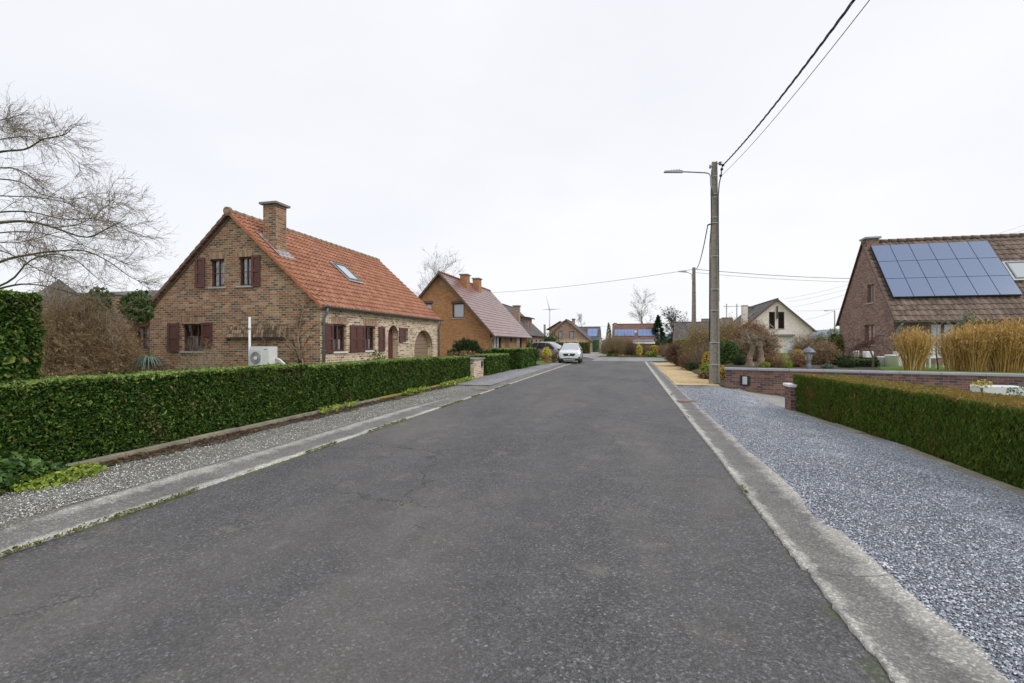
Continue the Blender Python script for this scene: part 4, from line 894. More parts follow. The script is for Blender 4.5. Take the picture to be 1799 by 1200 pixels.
w_ = r2(795, 815.5, 533, 558.5); MB().fbox(FY(y2), w_[0] - .1, w_[1] + .1, w_[3], w_[3] + .18, .05, -.02).build('shutter_box', M['verge_dark'], h2)
w_ = r2(747, 759, 533, 558); MB().fbox(FY(y2), w_[0] - .1, w_[1] + .1, w_[3], w_[3] + .18, .05, -.02).build('shutter_box', M['verge_dark'], h2)
vx, vz = atY(776, y2, 498); mb = MB(); mb.tube([(vx, y2 - .02, vz), (vx, y2 + .02, vz)], .22, 16); mb.build('vent', M['brick3'], h2)
tube_part('downpipe', 'zinc_light', h2, [(x2 + .5, y2 - .2, 2.2), (x2 + .1, y2 - .05, 1.95), (x2 + .1, y2 - .05, .1)], .05)
tube_part('downpipe', 'zinc_light', h2, [(x2 + .5, 47.75, 2.2), (x2 + .1, 47.75, 1.95), (x2 + .1, 47.75, .1)], .05)
s2 = (6.95 - 2.62) / (ar - x2)
for a, b, top, xx in ((810.5, 822.5, 482, ar + .45), (831, 844.5, 489, ar + .35)):
    ya = atX((a + b) / 2, xx); xw = .55; t_ = atX((a + b) / 2, xx, top)[1]
    chimney(h2, xx - .3, xx + .3, ya - .35, ya + .45, 5.2, t_, 'brick2', 'cap_grey', .08, .1)
# HOUSE 3: dark roof with dormer
y3 = 57.5; e3 = W(931, 59)[0]
h3, r3 = gable_house('dormer_house', 'pale brick house with dark brown roof, dormer and tall chimney', e3 - 8.4, e3, y3, y3 + 10.5, 2.75, 6.6, 'brick3', 'tiles_dark', frontwins=[(y3 + 1, y3 + 2, .9, 2.1, 1, (0, 1)), (y3 + 4, y3 + 5, .9, 2.1, 1), (y3 + 7, y3 + 8, .9, 2.1, 1)], chims=[(W(903, 60)[0] - .1, W(903, 60)[0] + .62, y3 + .8, y3 + 1.6, 4, 6.35, 'brick3', 'cap_grey', .1, .12)])
dm = MB(); dx0, dx1, dy0, dy1 = e3 - 3.9, e3 - 1.0, y3 + 4.0, y3 + 6.4
dm.box(dx0, dx1, dy0, dy1, 3.2, 4.9); d_ = dm.build('dormer', M['brick3'], h3)
MB().fbox(FX(dx1), dy0 + .5, dy1 - .5, 3.7, 4.7, .03, 0).build('window', M['wood_brown'], d_)
MB().hexa([(dx0 - 1.4, dy0 - .3, 5.55), (dx1 + .35, dy0 - .3, 4.85), (dx1 + .35, dy1 + .3, 4.85), (dx0 - 1.4, dy1 + .3, 5.55), (dx0 - 1.4, dy0 - .3, 5.75), (dx1 + .35, dy0 - .3, 5.0), (dx1 + .35, dy1 + .3, 5.0), (dx0 - 1.4, dy1 + .3, 5.75)]).build('dormer_roof', M['tiles_dark'], d_)
# HOUSE 4: gable seen behind the parked car
y4 = 86.; P4 = lambda a, b, c, d: (atY(a, y4), atY(b, y4), atY(a, y4, d)[1], atY(a, y4, c)[1])
xa4, za4 = atY(994, y4, 562.5); xl4 = atY(966, y4); xr4 = atY(1036, y4)
h4, r4 = gable_house('gabled_house', 'pinkish brick gabled house with dark roof behind the parked white car', xl4 - .8, xr4, y4, y4 + 11, 2.2, za4, 'brick3', 'tiles_dark', wins=[(*P4(981, 988, 582, 596), 1, (0, 1)), (*P4(1000, 1008, 582, 595), 1, (0, 1))], xr=xa4, zeL=2.2, over=.3)
chimney(h4, atY(1005.5, y4 + 3), atY(1010, y4 + 3), y4 + 2.5, y4 + 3.4, 4.0, atY(1009, y4 + 3, 560)[1], 'brick3', 'cap_grey', .1, .12)
qx0, qx1 = atY(964, y4 + 2.2), atY(985, y4 + 2.2)
zt4 = atY(970, y4, 579.5)[1]; dd = MB().hexa([(qx0 + .3, y4 + 1.6, 1), (qx1 + 1.2, y4 + 1.6, 1), (qx1 + 1.2, y4 + 5, 1), (qx0 + .3, y4 + 5, 1), (qx0 + .3, y4 + 1.6, zt4 + .3), (qx1 + 1.2, y4 + 1.6, zt4 + 2.0), (qx1 + 1.2, y4 + 5, zt4 + 2.0), (qx0 + .3, y4 + 5, zt4 + .3)]).build('dormer', M['brick3'], h4)
MB().hexa([(qx0 - .3, y4 + 1.2, zt4), (qx1, y4 + 1.2, zt4 + 1.5), (qx1, y4 + 5.3, zt4 + 1.5), (qx0 - .3, y4 + 5.3, zt4), (qx0 - .3, y4 + 1.2, zt4 + .15), (qx1, y4 + 1.2, zt4 + 1.65), (qx1, y4 + 5.3, zt4 + 1.65), (qx0 - .3, y4 + 5.3, zt4 + .15)]).build('dormer_roof', M['tiles_red'], dd)
# garage wing with green door
gw = thing('garage', 'white trimmed garage with a dark green door beside the gabled house', 'garage', (atY(1046, 92.), 93, 0))
g0, g1 = atY(1038, 92.), atY(1054.5, 92.); zt_ = atY(1046, 92., 594)[1]
MB().box(g0, g1, 92.0, 97, -.2, zt_ - .15).build('wall', M['white_paint'], gw); MB().box(g0 - .15, g1 + .1, 91.85, 97.1, zt_ - .15, zt_ + .08).build('roof', M['cap_grey'], gw)
M['garage_green'] = plain('garage_green', (.015, .085, .035), .5); MB().box(g0 + .35, g1 - .15, 91.93, 92.0, 0, zt_ - .3).build('door', M['garage_green'], gw)
# side-on houses (ridge across the view) with solar panels
def side_house(name, label, x0, x1, y0, dep, ze, zr, wall, roof, zb=0, chims=(), skew=None):
    root = thing(name, label, 'house', ((x0 + x1) / 2, y0 + dep / 2, zb)); ym = y0 + dep / 2; o = .3; s = (zr - ze) / (dep / 2)
    MB().add([(x0, y0, zb - .2), (x1, y0, zb - .2), (x1, y0, ze), (x0, y0, ze)], [(0, 1, 2, 3)]).add([(x0, y0 + dep, zb - .2), (x1, y0 + dep, zb - .2), (x1, y0 + dep, ze), (x0, y0 + dep, ze)], [(0, 1, 2, 3)]).add([(x1, y0, zb - .2), (x1, y0 + dep, zb - .2), (x1, y0 + dep, ze), (x1, ym, zr), (x1, y0, ze)], [(0, 1, 2, 3, 4)]).add([(x0, y0, zb - .2), (x0, y0 + dep, zb - .2), (x0, y0 + dep, ze), (x0, ym, zr), (x0, y0, ze)], [(0, 1, 2, 3, 4)]).build('wall', M[wall], root)
    r = tile_slope(root, (x0 - .15, y0 - o, ze - s * o + .06), (x1 + .15, y0 - o, ze - s * o + .06), (0, dep / 2 + o, zr - ze + s * o), roof, .3, .33, 0, .02)
    tile_slope(root, (x0 - .15, y0 + dep + o, ze - s * o + .06), (x1 + .15, y0 + dep + o, ze - s * o + .06), (0, -dep / 2 - o, zr - ze + s * o), roof, .6, .6, 0, .02)
    ridge_tiles(r, (x0 - .15, ym, zr + .08), (x1 + .15, ym, zr + .08), roof, .1, .5)
    gutter(root, (x1 + .15, y0 - o - .05, ze - s * o + .05), (x0 - .15, y0 - o - .05, ze - s * o + .05))
    for c in chims: chimney(root, *c)
    return root, r, (y0, ze, s)
def panels(roof, base, U, S, nu, ns, pw, ph, mat='solar', gap=.03, label=None):
    base, U, S = map(Vector, (base, U, S)); N = U.cross(S); N = N if N.z > 0 else -N
    for j in range(ns):
        for i in range(nu):
            p = base + U * (i * (pw + gap)) + S * (j * (ph + gap)) + N * .12; q = [p, p + U * pw, p + U * pw + S * ph, p + S * ph]
            MB().hexa([c - N * .04 for c in q] + q).build('solar_panel', M[mat], roof)
    p = base - U * .03 - S * .03 + N * .06; a, b = U * (nu * (pw + gap) + .03), S * (ns * (ph + gap) + .03); q = [p, p + a, p + a + b, p + b]
    MB().hexa([c - N * .04 for c in q] + q).build('panel_rails', M['black'], roof)
# HOUSE 5 (blue panels, behind house 4)
y5 = 104.; x50, x51 = atY(1012, y5), atY(1052, y5)
h5, r5, k5 = side_house('solar_roof_house', 'small house with one block of bright blue solar panels behind the green garage', x50, x51, y5, 7, 2.6, atY(1050, y5 + 3, 575)[1], 'brick3', 'tiles_dark')
s5 = Vector((0, 1, k5[2])).normalized(); panels(r5, (atY(1031, y5), y5 + .5, 2.6 + .5 * k5[2] + .06), (1, 0, 0), s5, 2, 2, 1.05, 1.45, 'solar_blue')
# HOUSE 6 (two blocks of panels in the middle)
y6 = 98.; x60, x61 = atY(1076, y6), atY(1152, y6); zr6 = atY(1110, y6 + 4, 570)[1]
h6, r6, k6 = side_house('solar_roof_house', 'wide red roofed house with two blocks of blue solar panels', x60, x61, y6, 8, 2.0, zr6, 'brick3', 'tiles_red')
chimney(h6, x60 + .1, x60 + .7, y6 + 3.7, y6 + 4.3, zr6 - .5, zr6 + .35, 'brick3', 'cap_grey', .05, .1)
s6 = Vector((0, 1, k6[2])).normalized(); zz = lambda d: 2.0 + d * k6[2] + .06
panels(r6, (x60 + .35, y6 + 1.1, zz(1.1)), (1, 0, 0), s6, 6, 2, .62, 1.0, 'solar_blue'); panels(r6, (atY(1121, y6 + 1), y6 + 1.1, zz(1.1)), (1, 0, 0), s6, 4, 2, .80, 1.0, 'solar_blue')
pp = Vector((atY(1110, y6 + 2), y6 + 1.9, zz(1.9))); skylight(r6, pp, (1, 0, 0), s6, .9, .8, 'zinc')
# shed in front of it, white fascia
sd = thing('shed', 'low dark shed with white fascia board among the far shrubs', 'shed', (atY(1131, 76.), 78, 0)); s0, s1 = atY(1112, 76.), atY(1150, 76.)
zt_ = atY(1130, 76., 597)[1]; MB().box(s0 + .2, s1 - .3, 76.2, 80, -.1, zt_ - .2).build('wall', M['brick8'], sd)
MB().hexa([(s0, 75.9, zt_ - .55), (s1, 75.9, zt_ - .55), (s1, 80, zt_ - .02), (s0, 80, zt_ - .02), (s0, 75.9, zt_ - .45), (s1, 75.9, zt_ - .45), (s1, 80, zt_ + .08), (s0, 80, zt_ + .08)]).build('roof', M['slate'], sd)
MB().box(s0 - .05, s1 + .05, 75.82, 75.88, zt_ - .6, zt_ - .32).build('fascia', M['white'], sd)
# dark roofs behind the right-hand shrubs
y7 = 84.; side_house('dark_roofed_house', 'house showing a plain dark roof above the shrubs left of the tall pole', atY(1188, y7), atY(1250, y7), y7, 8, 2.2, atY(1200, y7 + 4, 567)[1], 'brick3', 'tiles_dark')
y7 = 100.; side_house('grey_roofed_house', 'house showing a low bluish grey roof just behind the tall pole', atY(1239, y7), atY(1287, y7), y7, 8, 3, atY(1260, y7 + 4, 561)[1], 'brick3', 'slate')
y7 = 120.; side_house('red_roofed_house', 'distant house with a small red roof under the twin poles', atY(1275, y7), atY(1292, y7), y7, 8, 3.6, atY(1280, y7 + 4, 559)[1], 'brick3', 'tiles_red')
# HOUSE 7: cream gable
y7 = 57.3; P7 = lambda a, b, c, d: (atY(a, y7), atY(b, y7), atY(a, y7, d)[1], atY(a, y7, c)[1])
xa7, za7 = atY(1365, y7, 527); xe7, ze7 = atY(1431, y7, 580)
zl7 = 2.7
h7, r7 = gable_house('cream_house', 'cream painted gabled house with dark roof and two tall dark windows', 2 * xa7 - xe7 - .3, xe7 - .2, y7, y7 + 12, ze7 + .1, za7, 'brick_cream', 'tiles_dark', wins=[(*P7(1351, 1361.5, 548, 577.5), 1), (*P7(1367, 1378, 548, 577.5), 1)], xr=xa7, over=.3, zeL=2.9)
MB().fbox(FY(y7), atY(1364, y7), atY(1366.3, y7), *[atY(1365, y7, q)[1] for q in (560, 538)], .12, .0).build('wall_lamp', M['dark_frame'], h7)
MB().fbox(FY(y7), atY(1379, y7), atY(1393, y7), .0, atY(1385, y7, 589)[1], .03, -.02).build('garage_door', M['blind'], h7)
MB().fbox(FY(y7), atY(1362, y7), atY(1395, y7), atY(1365, y7, 590)[1], atY(1365, y7, 587.5)[1], .35, .0).build('ledge', M['cap_grey'], h7)
a_, b_ = atY(1302.5, 58), atY(1311.5, 58); chimney(h7, a_, b_, 57.4, 58.1, 0, atY(1307, 57.4, 536)[1], 'brick_cream', 'stone', .04, .1)
a_ = atY(1321, 66); chimney(h7, a_ - .35, a_ + .35, 66, 66.7, 4, atY(1321, 66, 538)[1], 'brick3', 'cap_grey', .1, .12)
s7 = (za7 - 2.9) / (xa7 - (2 * xa7 - xe7 - .3)); Sv7 = Vector((1, 0, s7)).normalized()
pt = Vector((xa7 - 2.4, y7 + 3.4, za7 - 2.4 * s7 + .12)); skylight(r7, pt, (0, 1, 0), Sv7, .8, 1.3, 'zinc')
# ---------------------------------------------------------------- HOUSE 8: brick house with the big solar roof on the right
xg, yf = W(1570, 24); xg += .0; yb = 34.3; ym = (yf + yb) / 2; ze8, zr8 = 3.07, 7.22; x8e = xg + 14; z8 = .55
h8 = thing('solar_roof_house', 'brown brick house with eighteen dark solar panels behind the tall golden grasses', 'house', (xg + 7, ym, z8))
F = FX(xg, -1)
def p8(a, b, c, d): return atX(b, xg), atX(a, xg), atX((a + b) / 2, xg, d)[1], atX((a + b) / 2, xg, c)[1]
wa8, wb8 = p8(1523.5, 1535.5, 500, 532), p8(1519, 1537, 570.5, 606)
MB().poly([(yf, z8 - .8), (yb, z8 - .8), (yb, ze8), (ym, zr8), (yf, ze8)], [rect(*wa8), rect(*wb8)], F, 0, .14).build('wall', M['brick8'], h8)
G = FY(yf); f8 = (atY(1635, yf), atY(1683, yf), 1.0, atY(1650, yf, 568)[1])
MB().poly([(xg, z8 - .8), (x8e, z8 - .8), (x8e, ze8), (xg, ze8)], [rect(*f8)], G, 0, .14).build('wall', M['brick8'], h8)
MB().add([(xg, yb, 0), (x8e, yb, 0), (x8e, yb, ze8), (xg, yb, ze8)], [(0, 1, 2, 3)]).add([(x8e, yf, 0), (x8e, yb, 0), (x8e, yb, ze8), (x8e, ym, zr8), (x8e, yf, ze8)], [(0, 1, 2, 3, 4)]).build('wall', M['brick8'], h8)
for w in (wa8, wb8): window(h8, F, *w, 'wood_brown', 2, 1, .1, .07, .04, curt=(0, .97), sill='stone')
window(h8, G, *f8, 'wood_brown', 2, 2, .1, .06, .05, curt=(0, .98))
s8 = (zr8 - ze8) / (ym - yf); o = .32
r8 = tile_slope(h8, (xg - .06, yf - o, ze8 - s8 * o + .08), (x8e + .1, yf - o, ze8 - s8 * o + .08), (0, ym - yf + o, zr8 - ze8 + s8 * o), 'tiles8', .3, .335, .03, .035)
tile_slope(h8, (xg - .06, yb + o, ze8 - s8 * o + .08), (x8e + .1, yb + o, ze8 - s8 * o + .08), (0, ym - yb - o, zr8 - ze8 + s8 * o), 'tiles8', .6, .6, 0, .03)
ridge_tiles(r8, (xg - .06, ym, zr8 + .1), (x8e, ym, zr8 + .1), 'tiles8', .11, .42)
mb = MB(); board(mb, (xg - .10, yb + o, ze8 - s8 * o + .12), (xg - .10, ym, zr8 + .14), .10, .05, (1, 0, 0)); board(mb, (xg - .1, yf - o, ze8 - s8 * o + .12), (xg - .1, ym, zr8 + .14), .13, .08, (1, 0, 0)); mb.build('verge_tiles', M['verge_dark'], h8)
gutter(h8, (x8e + .1, yf - o - .06, ze8 - s8 * o + .06), (xg - .08, yf - o - .06, ze8 - s8 * o + .06), .08)
tube_part('downpipe', 'zinc_light', h8, [(xg + .22, yf - o - .06, ze8 - s8 * o), (xg + .2, yf - .25, 2.5), (xg + .12, yf - .07, 2.3), (xg + .12, yf - .07, z8)], .055)
chimney(h8, xg + .05, xg + .62, ym - .3, ym + .3, 6.6, 7.54, 'brick8', 'cap_blue', .10, .1)
S8 = Vector((0, 1, s8)).normalized(); NB = Vector((1, 0, 0)).cross(S8); P8_ = Vector((xg, yf, ze8 + .08 + .12))
tl, bl, br = hit(1529, 434, P8_, NB), hit(1568, 524, P8_, NB), hit(1735, 428, P8_, NB)
pw = (br.x - tl.x) / 6 - .03; ph = (tl - Vector((tl.x, bl.y, bl.z))).length / 3 - .03
panels(r8, (max(xg + .12, (tl.x + bl.x) / 2), bl.y, bl.z), (1, 0, 0), S8, 6, 3, pw, ph, 'solar')
qq = hit(1784, 490, P8_, NB); skylight(r8, qq, (1, 0, 0), S8, 1.3, 1.15, 'zinc', 'white' if False else 'glass_sky')
print('H8', xg, yf, pw, ph, tl, bl)
# ---------------------------------------------------------------- hedges
hl = hedge('hedge', 'long waist high clipped hedge with glossy leaves along the left verge', 'hedge', -7.95, -7.12, 4.1, 9.5, .03, 1.17, dens=6400, size=.043, faces='Xxy', lmp=.055, depth=.16)
hedge('', '', '', -7.95, -7.12, 9.5, 17.3, .03, 1.12, dens=4400, size=.049, faces='Xx', lmp=.055, depth=.16, parent=hl)
hedge('', '', '', -7.95, -7.14, 17.42, 20.95, .03, 1.05, dens=2500, size=.065, faces='XxyY', lmp=.04, parent=hl)
tb = hedge('tall_hedge', 'head high block of leafy hedge at the left edge of the photo', 'hedge', -10.6, -7.72, 2.6, 4.84, .0, 2.32, dens=4800, size=.046, faces='XyY', lmp=.06, depth=.2)
n = 3600; p, d = dome_pts(n, (-7.72, 4.15, .85), (.42, .45, .95), -.9, .5, .25, 3); p[:, 2] = np.maximum(p[:, 2], .03); leaves('foliage', M['hedge'], tb, p, .058, .6, d, .4)
gc = thing('ground_plants', 'clump of ivy and yellow green weeds at the foot of the tall hedge', 'plants', (-6.7, 4.4, 0))
n = 1900; p, d = dome_pts(n, (-6.92, 3.95, .05), (.36, .5, .30), -.1, .5, .3, 8); leaves('foliage', M['ivy'], gc, p, .08, .75, d, .4)
n = 750; p, d = dome_pts(n, (-6.62, 4.25, .03), (.28, .5, .12), -.1, .6, .3, 5); leaves('foliage', M['lime'], gc, p, .05, .7, d, .4)
h2_ = hedge('hedge', 'short clipped hedge right behind the small brick gate pier on the left', 'hedge', -8.1, -7.02, 23.2, 27.6, .03, 1.02, dens=1300, size=.09, faces='XyY', lmp=.03)
hedge('hedge', 'taller square clipped hedge block at the corner nearest the parked cars', 'hedge', -8.6, -6.75, 29.4, 34.6, .03, 1.28, dens=1000, size=.10, faces='XyY', lmp=.03)
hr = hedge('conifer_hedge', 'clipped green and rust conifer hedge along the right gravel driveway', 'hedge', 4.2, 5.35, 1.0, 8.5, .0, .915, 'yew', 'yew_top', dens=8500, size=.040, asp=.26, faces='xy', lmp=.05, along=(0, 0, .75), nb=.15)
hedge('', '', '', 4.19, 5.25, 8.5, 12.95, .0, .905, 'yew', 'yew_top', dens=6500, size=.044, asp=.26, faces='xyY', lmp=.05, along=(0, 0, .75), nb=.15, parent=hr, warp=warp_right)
# low clipped hedges farther off
def lowhedge(label, px0, px1, pt, Z, h, dep=.8, mat='green', top=None, n=700, zb=.0, size=.11):
    x0, y0 = W(px0, Z); x1, y1 = W(px1, Z); zt = CH - (pt - HY) / FPX * Z
    return hedge('hedge', label, 'hedge', x0, x1, (y0 + y1) / 2, (y0 + y1) / 2 + dep, zt - h, zt, mat, top or mat, dens=n, size=size, faces='xXy', lmp=.05)
lowhedge('low straight hedge at the foot of the orange brick house', 780, 905, 615.5, 32, 1.1, .8, 'green', 'olive')
lowhedge('olive green hedge in front of the gabled house behind the cars', 978, 1036, 602, 76, 2.0, 1.2, 'olive', 'olive', size=.16, n=350)
lowhedge('bright green far hedge at the right end of the cross street', 1196, 1240, 596, 62, 2.2, 2.5, 'lime', 'lime', size=.14, n=300)
lowhedge('long dark green hedge in front of the big solar roof house', 1474, 1545, 627, 22, .5, .8, 'green', 'green', size=.07, n=1200)
lowhedge('short trimmed hedge with yellowish top beyond the low wall', 1496, 1543, 633, 20.5, .45, .9, 'dkgreen', 'olive', size=.06, n=1500)
lowhedge('clipped evergreen hedge at the left foot of the cream house', 1250, 1345, 618, 40, 1.0, .8, 'green', 'lime', size=.1, n=500)
lowhedge('flat green ground hedge beside the yellow gravel', 1209, 1238, 637, 28, .45, 1.2, 'green', 'green', size=.07, n=1400)
# brick gate pier on the left
pr = thing('gate_pier', 'weathered brick gate pier with flat cap at the gap in the left hedge', 'pier', (-7.2, 21.6, 0))
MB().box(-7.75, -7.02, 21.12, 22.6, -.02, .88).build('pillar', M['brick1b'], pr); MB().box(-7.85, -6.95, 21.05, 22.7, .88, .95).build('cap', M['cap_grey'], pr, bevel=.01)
MB().box(-7.02, -6.985, 22.2, 22.45, .52, .78).build('letter_slot', M['black'], pr)
# ---------------------------------------------------------------- shrubs and trees on the left
th_ = twigbush('brown_thicket', 'huge tangled brown thicket of dry climbing stems left of the brick house', 'shrub', -15.45, 10.4, 0, 1.5, 3.05, 'brown', 330, 14, 5, .06, ry=1.6, leafn=15000, leafmat='brown', th=.014, twigmat='tan', up=.0, base=.8)
th2 = twigbush('brown_thicket', 'smaller rusty thicket rising behind the big one up to the slate roof', 'shrub', *W(115, 15.2), 0, 1.5, 3.2, 'rust', 150, 12, 4, .06, leafn=11000, leafmat='rust', th=.013, twigmat='brown', up=.0, base=.8)
n = 900; x_, y_ = W(172, 15.4); p, d = dome_pts(n, (x_, y_, 2.9), (.35, .35, .5), -.9, .6, .3); iv = thing('ivy', 'green ivy tuft left of the annex chimney', 'ivy', (x_, y_, 2.3)); leaves('foliage', M['ivy'], iv, p, .1, .6, d, .4)
n = 1100; x_, y_ = W(240, 15.0); p, d = dome_pts(n, (x_, y_, 2.75), (.5, .4, .5), -.9, .6, .3); iv = thing('ivy', 'green ivy tuft over the annex roof right of its chimney', 'ivy', (x_, y_, 2.2)); leaves('foliage', M['green'], iv, p, .1, .6, d, .4)
x_, y_ = W(261, 14.2); pl = thing('palm_plant', 'blue green plant with arching strap leaves below the annex window', 'plant', (x_, y_, 0))
reed_ = []
N_ = 90; a = rng.random(N_) * 6.28; s = np.linspace(0, 1, 6)[None, :, None]; d = np.stack([np.cos(a), np.sin(a), np.zeros(N_)], 1); L_ = .22 + .24 * rng.random(N_)
P = np.array([x_, y_, 1.22])[None, None] + d[:, None] * L_[:, None, None] * s + np.array([0, 0, 1.])[None, None] * (.55 * s - .95 * s ** 2) * (L_ * (1 + rng.random(N_)))[:, None, None]
side = np.cross(d, [0, 0, 1.])[:, None] * (.03 * (1.15 - s)); V = np.stack([P - side, P + side], 2).reshape(-1, 3); b = (np.arange(N_) * 12)[:, None]; i = (np.arange(5) * 2)[None]
raw_mesh('foliage', V, np.stack([b + i, b + i + 1, b + i + 3, b + i + 2], -1).reshape(-1, 4), M['bluegreen'], pl); MB().tube([(x_, y_, 0), (x_, y_, 1.27)], .07).build('trunk', M['bark'], pl)
x_, y_ = W(290, 14.4); twigbush('shrub', 'dark red brown shrub between the strap leaved plant and the lower gable window', 'shrub', x_, y_, 0, .5, 1.35, 'purple', 60, 8, 3, leafn=900, leafmat='purple', th=.008)
x_, y_ = W(352, 13.6); twigbush('bare_shrub', 'slender bare shrub with pale upright twigs in front of the lower gable window', 'shrub', x_, y_, 0, .75, 1.9, 'twig_pale', 46, 9, 4, th=.008, base=.1, up=.5)
def climber(label, px, Z, pt, spread, n, mat='twig'):
    x_, y_ = W(px, Z); zt = CH - (pt - HY) / FPX * Z; root = thing('bare_climber', label, 'climber', (x_, y_, 0)); y_ = Y0 - .08; x_ = atY(px, y_); zt = atY(px, y_, pt)[1]
    P, Rr = poly_np([(x_, y_, 0), (x_ + .1, y_, zt * .3), (x_ - .1, y_, zt * .6), (x_ + .15, y_, zt)], [.03, .012], 9)
    P1, R1 = grow(P, Rr, n, spread, 6, .8, .35, .1, .6, .2, .3, .006); P2, R2 = grow(P1, R1, 7, spread * .4, 4, .8, .1, .15, .6, .2, .3, .003); P3, R3 = grow(P2, R2, 3, spread * .15, 3, .8, .1, .15, .6, .2, .3, .0025)
    V, F_ = merge([tubes(P, Rr, 5), tubes(P1, R1), tubes(P2, R2), tubes(P3, R3)]); V[:, 1] = np.clip(V[:, 1], Y0 - .35, Y0 - .01); raw_mesh('stems', V, F_, M[mat], root); return root
climber('bare climbing plant spread on the gable wall beside the corner downpipe', 528, 16, 532, 1.0, 26, 'twig_pale')
climber('thin bare climber trained on the wall below the little lean-to strip', 468, 16.4, 560, .7, 9, 'twig')
x_, y_ = W(664, 16.6); leafbush('shrub', 'low yellowish green shrub poking above the hedge left of the front door', 'shrub', x_, y_, 0, .45, 1.32, 'olive', 900, .08)
x_, y_ = W(820, 29.5); b_ = leafbush('evergreen_shrub', 'broad dark green evergreen shrub with upswept sprays before the orange house', 'shrub', x_, y_, .2, .95, 1.65, 'dkgreen', 3800, .13, lmp=.3, asp=.35, along=(0, 0, .5)); 
x_, y_ = W(812, 27.8); leafbush('heather_bed', 'low mound of reddish brown heather below the dark evergreen shrub', 'shrub', x_, y_, .2, 1.5, .95, 'rust', 2200, .08, ry=.8)
x_, y_ = W(905, 36.5); leafbush('shrub', 'flat mound of bright yellow green shrub before the orange house front', 'shrub', x_, y_, .1, 1.25, 1.15, 'lime', 2400, .09, ry=.8)
x_, y_ = W(929, 44); leafbush('small_conifer', 'narrow green column conifer at the far corner of the orange house', 'conifer', x_, y_, 0, .3, 2.05, 'olive', 900, .1)
x_, y_ = W(937, 45); leafbush('small_conifer', 'small dark pointed conifer left of the grey van', 'conifer', x_, y_, 0, .55, 1.5, 'dkgreen', 900, .1)
x_, y_ = W(966, 60); leafbush('evergreen_shrub', 'rounded green shrub behind the roof of the grey van', 'shrub', x_, y_, 0, 1.3, 2.9, 'green', 1300, .15)
# planters with topiary
for (px, Z, w, ph, bz, m, lab) in ((960, 39.6, .36, .50, .85, 'yellow', 'terracotta planter carrying a large ball of yellow leaves beside the white car'), (973, 40.3, .30, .42, .22, 'rust', 'terracotta planter with a low dark red plant next to the white car bumper')):
    x_, y_ = W(px, Z); q = thing('planter', lab, 'planter', (x_, y_, 0)); w2 = w / 2
    MB().hexa([(x_ - w2 * .8, y_ - w2 * .8, 0), (x_ + w2 * .8, y_ - w2 * .8, 0), (x_ + w2 * .8, y_ + w2 * .8, 0), (x_ - w2 * .8, y_ + w2 * .8, 0), (x_ - w2, y_ - w2, ph), (x_ + w2, y_ - w2, ph), (x_ + w2, y_ + w2, ph), (x_ - w2, y_ + w2, ph)]).box(x_ - w2 * 1.1, x_ + w2 * 1.1, y_ - w2 * 1.1, y_ + w2 * 1.1, ph - .08, ph + .003).build('pot', M['terracotta'], q, bevel=.01)
    p, d = dome_pts(1500 if bz > .5 else 350, (x_, y_, ph + bz * .40), (.44, .44, bz * .5) if bz > .5 else (.25, .25, .2), -.8, .6, .4, 4); leaves('plant', M[m], q, p, .09, .6, d, .4)
x_, y_ = W(958, 41); 
sheet('green_strip', 'lawn', np.arange(36, 43.5, 1), lambda v: -8.2, lambda v: -6.3, 3, lambda X, Y: X * 0 + .05)
# the large bare tree whose branches reach in from the left
def px3(pts, Z0, Z1): return [W(a, Z0 + (Z1 - Z0) * k / (len(pts) - 1), b) for k, (a, b) in enumerate(pts)]
tx, ty = W(-230, 13.5); bt = thing('bare_tree', 'large leafless tree reaching mossy branches in from the left edge', 'tree', (tx, ty, 0))
limbs = [([(-230, 480), (-150, 420), (-60, 400), (0, 391), (50, 389), (95, 400), (150, 417), (187, 402), (222, 385)], 13.5, 11.6, .075),
         ([(95, 400), (140, 393), (175, 372), (200, 350)], 12.6, 12.2, .02),
         ([(-230, 470), (-140, 350), (-60, 285), (0, 267), (45, 262), (75, 245), (112, 237), (130, 222)], 13.5, 12.4, .06),
         ([(-230, 470), (-150, 330), (-60, 290), (0, 295), (25, 296), (50, 307), (75, 330), (112, 350), (150, 380)], 13.5, 12.8, .035),
         ([(-200, 540), (-80, 500), (0, 460), (50, 448), (100, 441), (150, 441), (190, 459), (225, 484), (250, 497)], 13.5, 13.4, .055),
         ([(-200, 545), (-60, 520), (15, 495), (50, 460), (90, 447), (130, 455), (160, 480), (185, 500)], 13.5, 12.2, .04),
         ([(-200, 550), (-80, 530), (15, 503), (60, 500), (110, 510), (165, 530), (195, 546)], 13.5, 12.4, .045),
         ([(-230, 480), (-120, 440), (-20, 412), (60, 408), (130, 425), (190, 450), (240, 470)], 13.5, 14.2, .035),
         ([(-230, 480), (-130, 400), (-40, 350), (30, 345), (90, 350), (140, 365), (180, 385)], 13.5, 14.0, .035),
         ([(-230, 440), (-150, 280), (-70, 240), (-10, 215), (22, 205)], 13.5, 12.8, .035),
         ([(-230, 440), (-150, 290), (-70, 235), (-10, 222), (40, 228)], 13.5, 13.8, .025),
         ([(-230, 500), (-120, 470), (-30, 430), (40, 425), (110, 405), (165, 395)], 13.5, 13.0, .03),
         ([(-230, 470), (-120, 420), (0, 440), (60, 470), (100, 490), (130, 515)], 13.5, 12.2, .03),
         ([(-220, 450), (-130, 370), (-40, 320), (30, 318), (70, 340), (120, 350), (165, 345), (205, 360)], 13.5, 13.6, .035),
         ([(-220, 450), (-120, 395), (-20, 375), (50, 372), (110, 385), (170, 385), (215, 402), (238, 410)], 13.5, 12.6, .04),
         ([(-220, 440), (-130, 330), (-50, 262), (0, 245), (50, 240), (85, 250), (115, 262), (140, 288)], 13.5, 13.2, .03)]
